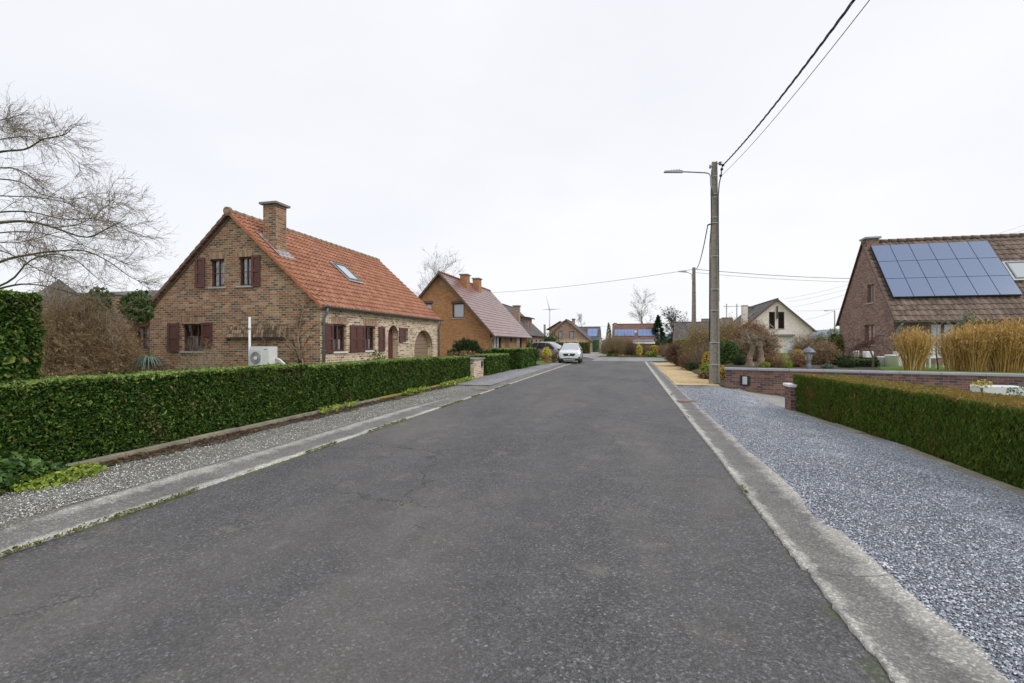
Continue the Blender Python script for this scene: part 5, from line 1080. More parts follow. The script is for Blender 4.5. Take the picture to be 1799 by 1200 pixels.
MB().tube([(tx, ty, 0), (tx + .1, ty, 1.3), (tx - .05, ty, 2.6), (tx + .1, ty, 4.2), (tx, ty, 6.5)], [.34, .27, .24, .19, .09], 12).build('trunk', M['bark_green'], bt)
ms, ms2 = [], []
for pts, z0, z1, r in limbs:
    P, Rr = poly_np(px3(pts, z0, z1), [r * .9, r * .42, r * .10], 26); ms.append(tubes(P, Rr, 6)); k = len(pts)
    P1, R1 = grow(P, Rr, 16, 1.15 if pts[-1][1] > 300 else .75, 7, .75, .05, .32, .42, .17, .45, .0065, bend=(.07, 0, -.05)); ms2.append(tubes(P1, R1, 4))
    P2, R2 = grow(P1, R1, 7, .58, 5, .75, .02, .15, .6, .2, .35, .0040, bend=(.04, 0, -.03)); ms2.append(tubes(P2, R2))
    P3, R3 = grow(P2, R2, 4, .26, 4, .7, .05, .15, .7, .2, .3, .0028); ms2.append(tubes(P3, R3))
V, F_ = merge(ms); raw_mesh('limbs', V, F_, M['bark_green'], bt, True); V, F_ = merge(ms2); V = V; raw_mesh('twigs', V, F_, M['twig'], bt)
# trees behind the houses
x_, y_ = W(768, 70); tree('bare_tree', 'grey bare tree behind the roof of the orange brick house', x_, y_, 0, 11.2, 4.3, .2, (10, 8, 6), 'twig_grey', th=.012)
x_, y_ = W(748, 74); tree('bare_tree', 'smaller grey bare tree left of the one behind the orange house', x_, y_, 0, 9.4, 3.0, .16, (8, 7, 5), 'twig_grey', th=.012)
x_, y_ = W(1130, 112); tree('birch_tree', 'tall pale bare birch behind the house with two solar blocks', x_, y_, 0, 11.6, 3.6, .18, (13, 8, 6), 'twig_grey', 'twig_pale', th=.013, crown0=.15, up=.35)
x_, y_ = W(1019, 120); tree('bare_tree', 'small distant bare tree right of the gabled house chimney', x_, y_, 0, 8.2, 2.2, .12, (6, 6, 4), 'twig_grey', th=.016)
x_, y_ = W(1180, 112); tree('bare_tree', 'rounded bare tree between the spruce and the dark roof', x_, y_, 0, 6.4, 4.2, .2, (10, 8, 5), 'purple', th=.016, leafn=900, leafmat='dkgreen', leafsize=.3)
def conifer(name, label, x, y, z, h, r, mat='dkgreen', n=2600, size=.3, tiers=9, col_=False):
    root = thing(name, label, 'conifer', (x, y, z)); MB().tube([(x, y, z), (x, y, z + h * .96)], [r * .10, .02]).build('trunk', M['bark'], root)
    u = rng.random(n) ** (.7); a = rng.random(n) * 6.283; zz = 1 - u
    prof = (np.sin(np.clip(u, 0, 1) * np.pi * .62) ** .6 if col_ else u) * (1 if col_ else (.72 + .28 * np.abs(np.sin(zz * tiers * np.pi))) * (1 + .22 * lump(np.stack([np.cos(a), np.sin(a), zz * 3], 1), 2.2)))
    q = r * prof * (1 - rng.random(n) ** 2 * .6); p = np.stack([x + np.cos(a) * q, y + np.sin(a) * q, z + h * (.04 + .96 * zz) - (0 if col_ else .12 * q)], 1)
    leaves('foliage', M[mat], root, p, size, .35, along=unit(np.stack([np.cos(a), np.sin(a), np.full(n, .9 if col_ else -.05)], 1))); return root
x_, y_ = W(1069.5, 92); conifer('column_conifer', 'slim dark green columnar conifer left of the wide red roof', x_, y_, 0, 5.6, .55, 'olive', 1800, .22, col_=True)
x_, y_ = W(1156, 96); conifer('spruce_tree', 'dark pointed spruce at the right end of the wide red roof', x_, y_, 0, 7.3, 2.7, 'dkgreen', 3400, .42)
x_, y_ = W(1163, 92); leafbush('evergreen_shrub', 'dark evergreen shrub below the spruce', 'shrub', x_, y_, 0, 2.6, 2.4, 'dkgreen', 1200, .25)
x_, y_ = W(1185, 88); leafbush('evergreen_shrub', 'dark evergreen shrub under the dark roof at the far right of the junction', 'shrub', x_, y_, 0, 2.0, 3.2, 'dkgreen', 1200, .25)
# ---------------------------------------------------------------- shrubs round the end of the street
sheet('garden_soil', 'soil', np.arange(19.1, 34, 1), lambda v: 3.3, lambda v: float(np.interp(v, [19.1, 24, 34], [8.6, 10.2, 12])), 16, lambda X, Y: GL(X, Y) + .02 + .03 * (X < 5))
def B(kind, label, px, Z, pt, wpx, mat, ry=None, zb=.0, name=None, **kw):
    x_, y_ = W(px, Z); zt = CH - (pt - HY) / FPX * Z; rx = wpx / 2 / FPX * Z
    if kind == 'twig':
        kw.setdefault('n', 70); kw.setdefault('th', .006 + Z * .00012); return twigbush(name or 'shrub', label, 'shrub', x_, y_, zb, rx, zt - zb, mat, ry=ry, **kw)
    if kind == 'reed': return reeds(name or 'grass_clump', label, 'grass clump', x_, y_, zb, rx, zt - zb, mat=mat, ry=ry, **kw)
    kw.setdefault('n', 1200); kw.setdefault('size', .02 + Z * .0022); return leafbush(name or 'shrub', label, 'shrub', x_, y_, zb, rx, zt - zb, mat, ry=ry, **kw)
B('twig', 'large olive brown twiggy shrub left of centre at the end of the street', 1078, 60, 588, 54, 'tan', n=220, kids=13, leafn=6500, leafmat='olive', th=.014)
B('twig', 'reddish twiggy shrub rising behind the olive brown one', 1098, 64, 586, 42, 'rust', n=120, leafn=3000, leafmat='rust', th=.014)
B('twig', 'purplish bare shrub in front of the far shed', 1108, 59, 598, 26, 'purple', n=90, leafn=1400, leafmat='purple', th=.013)
B('twig', 'brown shrub in front of the right half of the shed', 1130, 58, 603, 34, 'brown', n=120, leafn=2500, leafmat='purple', th=.013)
B('leaf', 'dark round evergreen under the purplish shrub at the street end', 1106, 57.5, 615, 10, 'dkgreen', n=500)
B('leaf', 'small yellow flowering shrub in front of the far shed', 1123, 57, 606, 10, 'yellow', n=900, zb=.3)
B('leaf', 'bright yellow spreading shrub right of the far shed', 1149, 58, 607, 20, 'gold', n=900, zb=.3)
B('leaf', 'yellow green low shrub below the bright yellow one', 1142, 57, 617, 20, 'lime', n=800)
B('twig', 'orange brown rounded shrub beside the bright yellow shrub', 1166, 56, 603, 28, 'rust', n=110, leafn=2500, leafmat='tan', th=.012)
B('twig', 'wide russet shrub between the yellow shrub and the purple one', 1180, 50, 602, 30, 'rust', n=110, leafn=2500, leafmat='rust', th=.012)
B('leaf', 'low brown ground cover along the far kerb', 1118, 57.5, 623, 70, 'rust', n=1500, ry=.8)
B('leaf', 'moss yellow ground cover left of the far kerb', 1083, 58.5, 622, 34, 'olive', n=900, ry=.7)
B('twig', 'dense purplish red shrub overhanging the end of the yellow gravel', 1192, 35, 600, 44, 'purple', n=230, kids=12, leafn=5500, leafmat='rust', th=.010)
B('twig', 'low reddish shrub at the near foot of the purplish red one', 1208, 30, 619, 34, 'rust', n=120, leafn=2000, leafmat='purple', th=.008)
B('twig', 'tall tan bare shrub around the second utility pole', 1232, 32.5, 566, 76, 'tan', n=190, kids=11, kids2=4, leafn=5000, size=.08, leafmat='ochre', th=.010, ry=1.0, base=.3)
B('twig', 'dark stemmed open shrub between the two utility poles', 1233, 28, 588, 40, 'twig', n=26, kids=8, kids2=5, th=.022, base=.3)
B('leaf', 'yellow leafed upright shrub just left of the tall pole', 1241, 26, 618, 14, 'gold', n=800)
B('leaf', 'yellow green small shrub beside the second pole foot', 1213, 31, 629, 10, 'yellow', n=500)
B('leaf', 'bright lime tuft at the left foot of the tall pole', 1241, 23.2, 639, 24, 'lime', n=1300, size=.06)
B('leaf', 'reddish low plant at the left foot of the tall pole', 1240, 22.2, 652, 30, 'rust', n=900, size=.05)
B('leaf', 'golden orange leafed plant squeezed between pole and brick wall', 1270, 20.2, 643, 17, 'gold', n=1300, size=.055)
B('leaf', 'tall glossy green shrub right of the tall pole', 1281, 24.5, 597, 40, 'green', n=3400, size=.085, zb=.3, lmp=.3)
B('leaf', 'dark round topiary ball left of the pollard tree', 1299, 22.5, 626, 21, 'dkgreen', n=1200, size=.05, zb=.6, lmp=.05)
B('twig', 'ochre twiggy shrub behind the tall pole on the left of the pollard', 1285, 33, 560, 84, 'tan', n=230, kids=12, leafn=9000, size=.09, leafmat='ochre', th=.011, zb=.3, base=.5)
B('twig', 'russet leafed shrub behind the pollard tree', 1322, 28, 560, 78, 'rust', n=240, kids=12, leafn=13000, size=.07, leafmat='rust', th=.010, zb=.4, base=.5)
# knobbly pollard tree behind the wall
x_, y_ = W(1329, 20.8); pt_ = thing('pollard_tree', 'knobbly pollarded tree with thick twin trunk behind the low wall', 'tree', (x_, y_, .55))
ms = []
arms = []
for dx, top, r in ((-.17, 1.72, .095), (.13, 1.78, .11)):
    P, Rr = poly_np([(x_ + dx, y_, .5), (x_ + dx * 1.5, y_ + .03, 1.0), (x_ + dx * .9, y_ - .03, 1.5), (x_ + dx * 2.0, y_, top)], [r * 1.3, r * .95, r * 1.15], 20); Rr = Rr * (.95 + .25 * rng.random(Rr.shape)); P[:, :, :2] += rng.normal(size=P[:, :, :2].shape) * .008; ms.append(tubes(P, Rr, 10))
    P1, R1 = grow(P, Rr, 8, .55, 6, .95, .15, .6, .45, .3, .2, .03); R1 = np.maximum(R1, .024) * (1 + .5 * rng.random(R1.shape)); ms.append(tubes(P1, R1, 6)); arms.append((P1, R1))
V, F_ = merge(ms); raw_mesh('trunk', V, F_, M['bark_pale'], pt_, True)
ms = []
for P1, R1 in arms:
    P2, R2 = grow(P1, R1, 12, .38, 5, 1.0, .1, .3, .4, .4, .2, .011); ms.append(tubes(P2, R2, 4)); P3, R3 = grow(P2, R2, 8, .17, 4, 1.0, .1, .2, .6, .4, .2, .006); ms.append(tubes(P3, R3))
V, F_ = merge(ms); raw_mesh('branches', V, F_, M['twig_pale'], pt_)
q = P3.reshape(-1, 3); q = q[rng.integers(0, len(q), 900)]; leaves('foliage', M['brown'], pt_, q, .06, .6)
# garden between the wall and the cream house
B('twig', 'low rusty perennial clump right of the pollard trunk', 1362, 21, 622, 40, 'rust', n=90, leafn=1800, leafmat='tan', th=.006, zb=.58)
B('leaf', 'lime green low plant at the pollard trunk', 1344, 20.5, 636, 17, 'lime', n=700, size=.05, zb=.58)
B('reed', 'upright fawn grass tuft in the middle of the front garden', 1371, 20.5, 618, 24, 'tan', n=260, zb=.58, plume=False)
B('reed', 'lime green blade clump beside the fawn grass tuft', 1386, 20, 628, 12, 'lime', n=120, zb=.58, plume=False, w=.015)
B('twig', 'reddish bronze shrub left of the garden lantern', 1403, 20.6, 618, 30, 'rust', n=110, leafn=3200, leafmat='rust', th=.006, zb=.58)
B('leaf', 'gold topped shrub just left of the garden lantern head', 1404, 21.5, 614, 16, 'gold', n=600, size=.06, zb=1.0)
B('twig', 'loose fawn twiggy shrub in front of the cream house', 1412, 30, 583, 60, 'tan', n=130, kids=10, leafn=1800, leafmat='brown', th=.009, zb=.4)
B('twig', 'fine twiggy shrub to the right of the fawn one before the far lamp', 1440, 32, 588, 50, 'twig_pale', n=110, kids=10, leafn=900, leafmat='olive', th=.008, zb=.4)
B('twig', 'dense rounded pinkish brown bush right of the garden lantern', 1448, 23, 604, 56, 'brown', n=260, kids=12, kids2=4, leafn=6500, leafmat='tan', th=.006, zb=.6)
B('leaf', 'tall yellowish green evergreen at the left of the solar roof house', 1466, 42, 579, 28, 'olive', n=1500, zb=.4)
B('leaf', 'wide olive evergreen behind the pinkish brown bush', 1442, 46, 586, 30, 'olive', n=1300, zb=.3)
B('leaf', 'large rounded clipped evergreen at the corner of the solar roof house', 1481, 30, 587, 32, 'olive', n=2600, size=.07, zb=.6, lmp=.06)
B('leaf', 'dark clipped box ball beyond the low wall', 1486, 20.2, 631, 27, 'dkgreen', n=2600, size=.035, zb=.6, lmp=.04)
B('leaf', 'small blue green ground plant between wall and box ball', 1453, 19.5, 640, 22, 'bluegreen', n=500, size=.05, zb=.6)
# weeping small maple
x_, y_ = W(1527, 20.0); wm = thing('weeping_maple', 'small bare weeping maple with umbrella crown before the gable wall', 'tree', (x_, y_, .6))
zt = CH - (592 - HY) / FPX * 20; P, Rr = poly_np([(x_ + .12, y_, .6), (x_ + .14, y_, 1.0), (x_ + .02, y_, 1.4), (x_ - .1, y_, zt - .25)], [.045, .03, .02], 8)
P1, R1 = grow(P, Rr, 22, .85, 7, 1.1, .55, .7, .6, .12, .2, .006, bend=(0, 0, -.28)); P2, R2 = grow(P1, R1, 9, .3, 5, .7, .0, .2, .6, .2, .2, .004, bend=(0, 0, -.15))
V, F_ = tubes(P, Rr, 7); raw_mesh('trunk', V, F_, M['bark'], wm, True); V, F_ = merge([tubes(P1, R1), tubes(P2, R2)]); raw_mesh('crown', V, F_, M['purple'], wm)
leaves('foliage', M['purple'], wm, P2.reshape(-1, 3)[rng.integers(0, P2.shape[0] * 5, 700)], .05, .5)
# golden grasses
for k, (px, wpx, pt, Z, n, lab) in enumerate([(1605, 52, 581, 18.6, 1300, 'tall golden grass clump standing alone before the downpipe of the solar roof house'), (1672, 34, 586, 18.3, 420, 'thinner golden grass clump in the gap before the patio window'),
                                        (1712, 70, 573, 18.0, 1500, 'broad golden grass clump right of the patio window'), (1767, 74, 568, 17.6, 1700, 'tallest golden grass clump near the right edge of the photo'), (1832, 74, 570, 17.2, 1200, 'golden grass clump cut off by the right edge of the photo')]):
    x_, y_ = W(px, Z); reeds('golden_grass', lab, 'grass clump', x_, y_, .6, wpx / 2 / FPX * Z * .62, (CH - (pt - HY) / FPX * Z - .6) * 1.22, n, 'reed', group='golden grasses behind the low wall', w=.009, spread=.30)
M['silver'] = L('silver', [(0, (.20, .22, .15)), (1, (.42, .43, .33))], .7)
x_, y_ = W(1702, 20.5); tree('olive_tree', 'small silvery bushy tree whose top shows over the golden grasses', x_, y_, .6, 1.95, .6, .05, (6, 6, 4), 'twig_pale', leafn=3200, leafmat='silver', leafsize=.05, crown0=.6)
x_, y_ = W(1648, 19.3); tree('small_bare_tree', 'thin bare sapling in front of the patio window', x_, y_, .6, 2.1, .5, .03, (6, 5, 4), 'twig_pale', th=.004)
x_, y_ = W(1004, 48.5); 
B('reed', 'pale pampas grass fountain behind the roof of the white car', 1007, 80, 591, 48, 'pampas', n=900, w=.022, spread=.7)
leafbush('shrub', 'yellow green shrub peeping over the wall left of the olive hedge', 'shrub', *W(972, 66), 0, .8, 2.3, 'lime', 400, .15)
# plants on the inner side of the right hedge
x_, y_ = W(1725, 9.2); p, d = dome_pts(130, (x_, y_, .84), (.16, .14, .12), -.4, .7, .3); iv = thing('dried_flowers', 'dried pale yellow flower heads above the right hedge top', 'plant', (x_, y_, 0)); leaves('foliage', M['yellow'], iv, p, .035, .7); MB().tube([(x_, y_, -.3), (x_, y_, .8)], .02).build('stem', M['bark'], iv)
x_, y_ = W(1785, 8.8); b_ = leafbush('shrub', 'grey green shrub behind the right hedge at the photo edge', 'shrub', x_, y_, -.4, .32, 1.28, 'bluegreen', 900, .05)
x_, y_ = W(1752, 10.6); wl = thing('planter', 'long white trough planter below the wall behind the right hedge', 'planter', (x_, y_, -.3)); mb = MB(); mb.hexa([(x_ - .32, y_ - .15, -.8), (x_ + .32, y_ - .15, -.8), (x_ + .32, y_ + .15, -.8), (x_ - .32, y_ + .15, -.8), (x_ - .4, y_ - .2, .72), (x_ + .4, y_ - .2, .72), (x_ + .4, y_ + .2, .72), (x_ - .4, y_ + .2, .72)]); mb.build('pot', M['white_paint'], wl, bevel=.02)
# ---------------------------------------------------------------- low brick wall on the right
lw = thing('brick_wall', 'low red brown brick garden wall with smooth blue grey coping', 'wall', (3.31, 18.88, 0))
A, B_ = Vector((3.31, 18.88, 0)), Vector((14.5, wall_y(14.5), 0)); d = (B_ - A).normalized(); nn = Vector((-d.y, d.x, 0)) * .24
q = [A, B_, B_ + nn, A + nn]; ws = lambda z: [p + Vector((0, 0, z)) for p in q]
m_ = MB(); m_.hexa([p + Vector((0, 0, -1.4)) for p in q] + ws(.69)); m_.build('wall', M['brickw'], lw)
mb = MB(); e = .045; L_ = (B_ - A).length; k = 0; s = 0
while s < L_:
    t1 = min(s + 1.0, L_); a, b = A + d * (s + .004) - nn.normalized() * e, A + d * (t1 - .004) - nn.normalized() * e; c_, d__ = b + nn + nn.normalized() * e * 2, a + nn + nn.normalized() * e * 2
    if s == 0: a -= d * .04; d__ -= d * .04
    mb.hexa([p + Vector((0, 0, .69)) for p in (a, b, c_, d__)] + [p + Vector((0, 0, .765)) for p in (a, b, c_, d__)]); s += 1.0
mb.build('coping', M['cap_blue'], lw, bevel=.008)
# wall light in its dark niche
lp = hit(1309, 669, A, nn.normalized()); Fw = frame((0, 0, 0), d, -nn.normalized()); u0 = (lp - A).dot(d)
Fw = lambda u, v, dd=0: A + d * u + Vector((0, 0, v)) - nn.normalized() * dd
MB().fbox(Fw, u0 - .17, u0 + .17, lp.z - .18, lp.z + .18, .004, -.01).build('niche', M['black'], lw)
wl = MB(); wl.fbox(Fw, u0 - .085, u0 + .065, lp.z - .13, lp.z + .15, .07, .005); tag(wl.build('wall_light', M['grey_light'], None, bevel=.02), 'small pale grey box light mounted on the low brick wall', 'light')
# little end pier with white cap
pr = thing('gate_pier', 'narrow brick gate pier with white cap at the end of the right hedge', 'pier', (4.02, 13.2, 0))
x_, y_ = W(1392.5, 11.6); MB().box(x_ - .07, x_ + .05, y_ - .1, y_ + .35, -.05, .60).build('pillar', M['brickw'], pr); MB().box(x_ - .11, x_ + .07, y_ - .14, y_ + .4, .60, .67).build('cap', M['white'], pr, bevel=.015)
# ---------------------------------------------------------------- garden lantern
x_, y_ = W(1421, 16.6); gl = thing('garden_lantern', 'blue grey garden lantern with domed hood standing just behind the hedge', 'lantern', (x_, y_, -.3)); zl = lambda py: CH - (py - HY) / FPX * 16.6
MB().lathe((x_, y_, 0), [(.10, zl(652) - .6), (.07, zl(652)), (.07, zl(645)), (.085, zl(643)), (.05, zl(640)), (.055, zl(636)), (.08, zl(635)), (.05, zl(633.5)), (.07, zl(632.5))], 14).build('post', M['lantern_metal'], gl)
mb = MB(); hb, ht = zl(632.5), zl(618.5)
for k in range(6):
    a = k * math.pi / 3; mb.tube([(x_ + .10 * math.cos(a), y_ + .10 * math.sin(a), hb), (x_ + .155 * math.cos(a), y_ + .155 * math.sin(a), ht)], .010, 5)
mb.build('cage', M['lantern_metal'], gl)
MB().lathe((x_, y_, 0), [(.095, hb + .005), (.148, ht - .002)], 6, False).build('glass', M['glass_lantern'], gl)
MB().lathe((x_, y_, 0), [(.03, hb), (.03, hb + .12), (.045, hb + .15), (.03, hb + .22)], 10).build('bulb', M['white'], gl)
MB().lathe((x_, y_, 0), [(.215, ht - .012), (.215, ht), (.16, ht + .06), (.13, zl(613.5)), (.08, zl(611.5)), (.03, zl(610.3)), (.035, zl(609.5)), (.005, zl(608.3))], 16).build('hood', M['lantern_metal'], gl)
# ---------------------------------------------------------------- white pots and garden seats
def pot(name, label, cat, px, Z, w, z0, z1, mat='white', sq=False, taper=.96):
    x_, y_ = W(px, Z); g = thing(name, label, cat, (x_, y_, z0))
    if sq:
        w2 = w / 2; MB().hexa([(x_ - w2 * taper, y_ - w2 * taper, z0), (x_ + w2 * taper, y_ - w2 * taper, z0), (x_ + w2 * taper, y_ + w2 * taper, z0), (x_ - w2 * taper, y_ + w2 * taper, z0), (x_ - w2, y_ - w2, z1), (x_ + w2, y_ - w2, z1), (x_ + w2, y_ + w2, z1), (x_ - w2, y_ + w2, z1)]).build('pot', M[mat], g, bevel=.02)
    else: MB().lathe((x_, y_, z0), [(w * .5 * taper, 0), (w * .5, z1 - z0), (w * .53, z1 - z0 + .01), (w * .53, z1 - z0 - .04), (w * .45, z1 - z0 - .05)], 18).build('pot', M[mat], g)
    MB().lathe((x_, y_, z1 - .05), [(w * .44, 0), (w * .40, .012)], 10).build('soil', M['soil'], g)
    return x_, y_
pot('planter', 'short white tapered pot at the left end of the white planter row', 'planter', 1551, 21.5, .40, .62, 1.05, 'white_pot')
pot('planter', 'low wide white pot next to the tall square white planter', 'planter', 1567, 21, .48, .62, 1.14, 'white_pot')
pot('planter', 'taller square white planter against the golden grass', 'planter', 1582, 21.6, .42, .62, 1.28, 'white_pot', sq=True, taper=.98)
pot('planter', 'round white pot seen left of the weeping maple trunk', 'planter', 1504.5, 21.8, .22, 1.02, 1.30, 'white_pot', taper=.9)
pot('planter', 'square white pot seen right behind the weeping maple', 'planter', 1525, 21.8, .32, 1.0, 1.28, 'white_pot', sq=True)
for (px, lab) in ((1504.5, 'slim grey stand carrying the round white pot'), (1525, 'slim grey stand carrying the square white pot')):
    x_, y_ = W(px, 21.8); s_ = MB(); s_.box(x_ - .07, x_ + .07, y_ - .07, y_ + .07, .58, .98); s_.box(x_ - .1, x_ + .1, y_ - .1, y_ + .1, .57, .60); tag(s_.build('pot_stand', M['cap_grey'], None), lab, 'stand')
def chair(px, Z, lab, rz):
    x_, y_ = W(px, Z); g = thing('garden_chair', lab, 'chair', (x_, y_, .62), rz); mb = MB()
    MB().box(-.24, .24, -.24, .24, .40, .44).build('seat', M['white'], g, local=True, bevel=.01)
    b = MB(); b.box(-.24, .24, .22, .26, .44, .50).box(-.24, .24, .22, .26, .86, .92)
    for k in range(5): b.box(-.24 + k * .108, -.19 + k * .108, .225, .255, .5, .86)
    b.build('backrest', M['white'], g, local=True)
    for sx in (-1, 1):
        for sy in (-1, 1): MB().box(sx * .22 - .02, sx * .22 + .02, sy * .21 - .02, sy * .21 + .02, 0, .4).build('leg', M['white'], g, local=True)
        MB().box(sx * .25 - .025, sx * .25 + .025, -.24, .24, .62, .65).box(sx * .25 - .02, sx * .25 + .02, -.24, -.2, .44, .62).build('armrest', M['white'], g, local=True)
chair(1629, 20.5, 'white slatted garden chair in the gap right of the lone grass clump', .6); chair(1646, 21, 'white slatted garden chair nearer the patio window', -.5)
# ---------------------------------------------------------------- heat pump and white pipe at the gable
ac = thing('heat_pump', 'white outdoor heat pump unit with round fan grille at the brick gable', 'heat pump', (atY(460, 12.9), 12.9, 0)); Fa = FY(12.9)
u0, zt = atY(439.5, 12.9, 609); u1 = atY(472.5, 12.9); zb = zt - .72
MB().box(u0, u1, 12.9, 13.28, zb, zt).build('casing', M['white_paint'], ac, bevel=.012)
MB().box(u0 + .05, u0 + .12, 12.95, 13.2, 0, zb).box(u1 - .12, u1 - .05, 12.95, 13.2, 0, zb).build('stand', M['cap_grey'], ac)
cxx, czz = u0 + (u1 - u0) * .30, zt - .36; rr = (u1 - u0) * .285
MB().fbox(Fa, cxx - rr * 1.04, cxx + rr * 1.04, zb + .03, zt - .1, .012, -.002).build('grille_frame', M['blind'], ac); mb = MB(); mb.tube([(cxx, 12.905, czz), (cxx, 12.885, czz)], rr, 24, sm=False); gr_ = mb.build('fan_grille', M['grille'], ac)
mb = MB()
for q in (.35, .55, .75, .95): mb.tube([(cxx + rr * q * math.cos(a), 12.88, czz + rr * q * math.sin(a)) for a in np.linspace(0, 2 * math.pi, 25)], .005, 4, False)
mb.build('grille_rings', M['blind'], gr_); mb = MB(); mb.tube([(cxx, 12.886, czz), (cxx, 12.872, czz)], rr * .28, 14, sm=False); mb.build('fan_hub', M['white'], gr_)
MB().fbox(Fa, u0 + (u1 - u0) * .74, u0 + (u1 - u0) * .88, zt - .10, zt - .075, .003, -.001).build('emblem', plain('emblem', (.08, .32, .36)), ac)
mb = MB(); mb.tube([(u1, 13.2, zb + .35), (u1 + .2, 13.15, zb + .30), (u1 + .38, 13.2, zb + .12), (u1 + .42, 13.3, 0.1)], .035, 8); mb.tube([(u1, 13.22, zb + .27), (u1 + .16, 13.2, zb + .22), (u1 + .3, 13.25, zb + .05), (u1 + .34, 13.3, 0.1)], .03, 8); mb.build('hose', M['white_paint'], ac)
px_, zt = atY(438.5, 12.95, 557); wp = MB(); wp.tube([(px_, 12.95, 0), (px_, 12.95, zt)], .038, 12); wp.tube([(px_, 12.95, zt - .4), (px_, 12.95, zt - .30)], .044, 12); wp.tube([(px_, 12.95, zt - 1.25), (px_, 12.95, zt - 1.2)], .044, 12)
tag(wp.build('white_pipe', M['white_paint'], None), 'upright white plastic pipe left of the heat pump', 'pipe')
# ---------------------------------------------------------------- utility poles
def pole(name, label, x, y, h, w0, w1, straps, z0=0):
    g = thing(name, label, 'utility pole', (x, y, z0)); n = 12; vs = []
    prof = [(-1, -1), (-.62, -1), (-.45, -.72), (.45, -.72), (.62, -1), (1, -1), (1, 1), (.62, 1), (.45, .72), (-.45, .72), (-.62, 1), (-1, 1)]
    for k in range(n + 1):
        z = z0 + h * k / n; w = (w0 + (w1 - w0) * k / n) / 2
        for a, b in prof: vs.append((x + a * w, y + b * w * .8, z))
    m = len(prof); fs = [(k * m + i, k * m + (i + 1) % m, (k + 1) * m + (i + 1) % m, (k + 1) * m + i) for k in range(n) for i in range(m)] + [tuple(n * m + i for i in range(m))]
    MB().add(vs, fs).build('shaft', M['concrete'], g)
    hm = MB()
    for k in range(int(h / .75)):
        z = z0 + .5 + k * .75; w = (w0 + (w1 - w0) * (z - z0) / h) / 2; hm.tube([(x, y - w * .8 * .72 - .003, z), (x, y - w * .8 * .72 + .01, z)], .018, 8)
    hm.build('bolt_holes', M['black'], g)
    for z in straps:
        w = (w0 + (w1 - w0) * (z - z0) / h) / 2 + .006; s = MB(); s.box(x - w, x + w, y - w * .8 - .004, y + w * .8, z, z + .02); s.build('strap', M['grey_light'], g)
    return g
px1, py1 = 3.24, 20.86; zp = lambda py, Z=19.48: CH - (py - HY) / FPX * Z
p1 = pole('utility_pole', 'tall concrete utility pole with street lamp arm beside the gravel driveway', px1, py1, zp(285), .385, .20, [zp(q) for q in (311, 342, 348, 383, 393, 451, 509, 546, 602, 641)])
def lamp(pole_, x, y, z, L_, s=1.0):
    a = MB(); a.tube([(x - .02, y - .1, z - .9 * s), (x - .13, y - .12, z - .5 * s), (x - .14, y - .12, z - .12 * s), (x - .20, y - .12, z + .0), (x - .34, y - .12, z + .045), (x - L_, y - .12, z + .16 * s)], .028 * s, 8); arm = a.build('lamp_arm', M['zinc_light'], pole_)
    hx = x - L_; hz = z + .16 * s; m = MB(); l = .72 * s
    m.hexa([(hx - l, y - .2, hz + .03), (hx + .02, y - .17, hz - .045), (hx + .02, y - .07, hz - .045), (hx - l, y - .04, hz + .03), (hx - l + .04, y - .19, hz + .085), (hx, y - .16, hz + .06), (hx, y - .08, hz + .06), (hx - l + .04, y - .05, hz + .085)])
    for k in range(6): m.box(hx - .12 - k * .06 * s, hx - .10 - k * .06 * s, y - .17, y - .07, hz + .05, hz + .11)
    hd = m.build('lamp_head', M['zinc_light'], arm); return arm
lamp(p1, px1 - .02, py1, zp(306), 1.22)
m = MB(); zt = zp(287)
for dx, dz, r in ((.20, -.06, .07), (-.18, -.16, .045)): m.tube([(px1 + dx * .4, py1 - .1, zt + dz), (px1 + dx, py1 - .12, zt + dz)], .02, 6); m.lathe((px1 + dx, py1 - .12, zt + dz - .08), [(r * .5, 0), (r, .03), (r * .6, .08), (r, .12), (r * .3, .15)], 10)
m.build('insulator', M['lantern_metal'], p1)
m = MB(); m.tube([(px1 + .30, py1 - .1, zp(293)), (px1 + .24, py1 - .12, zp(300)), (px1 + .24, py1 - .1, zp(308)), (px1 + .16, py1 - .12, zp(325)), (px1 + .125, py1 - .12, zp(345)), (px1 + .13, py1 - .1, zp(400)), (px1 + .15, py1 - .1, zp(530))], .022, 6)
m.tube([(px1 - .12, py1 - .1, zp(300)), (px1 - .15, py1 - .13, zp(340)), (px1 - .13, py1 - .12, zp(392)), (px1 - .19, py1 - .1, zp(430)), (px1 - .2, py1 - .1, zp(530)), (px1 - .2, py1 - .1, zp(600))], .02, 6)
for a, b in ((.30, 293), (.26, 300), (.22, 311)): m.lathe((px1 + a, py1 - .1, zp(b) - .05), [(.02, 0), (.055, .02), (.055, .08), (.02, .1)], 8)
m.tube([(px1 - .1, py1 - .12, zp(394)), (px1 - .27, py1 - .12, zp(396))], .03, 6); m.build('cable_run', M['cable'], p1)
x2p, y2p = W(1219, 34); z2 = lambda py: CH - (py - HY) / FPX * 34
p2_ = pole('utility_pole', 'shorter concrete utility pole standing in the shrubs farther down the street', x2p, y2p, z2(470), .34, .20, [z2(q) for q in (512, 552, 580)])
lamp(p2_, x2p, y2p, z2(481), .5, .8)
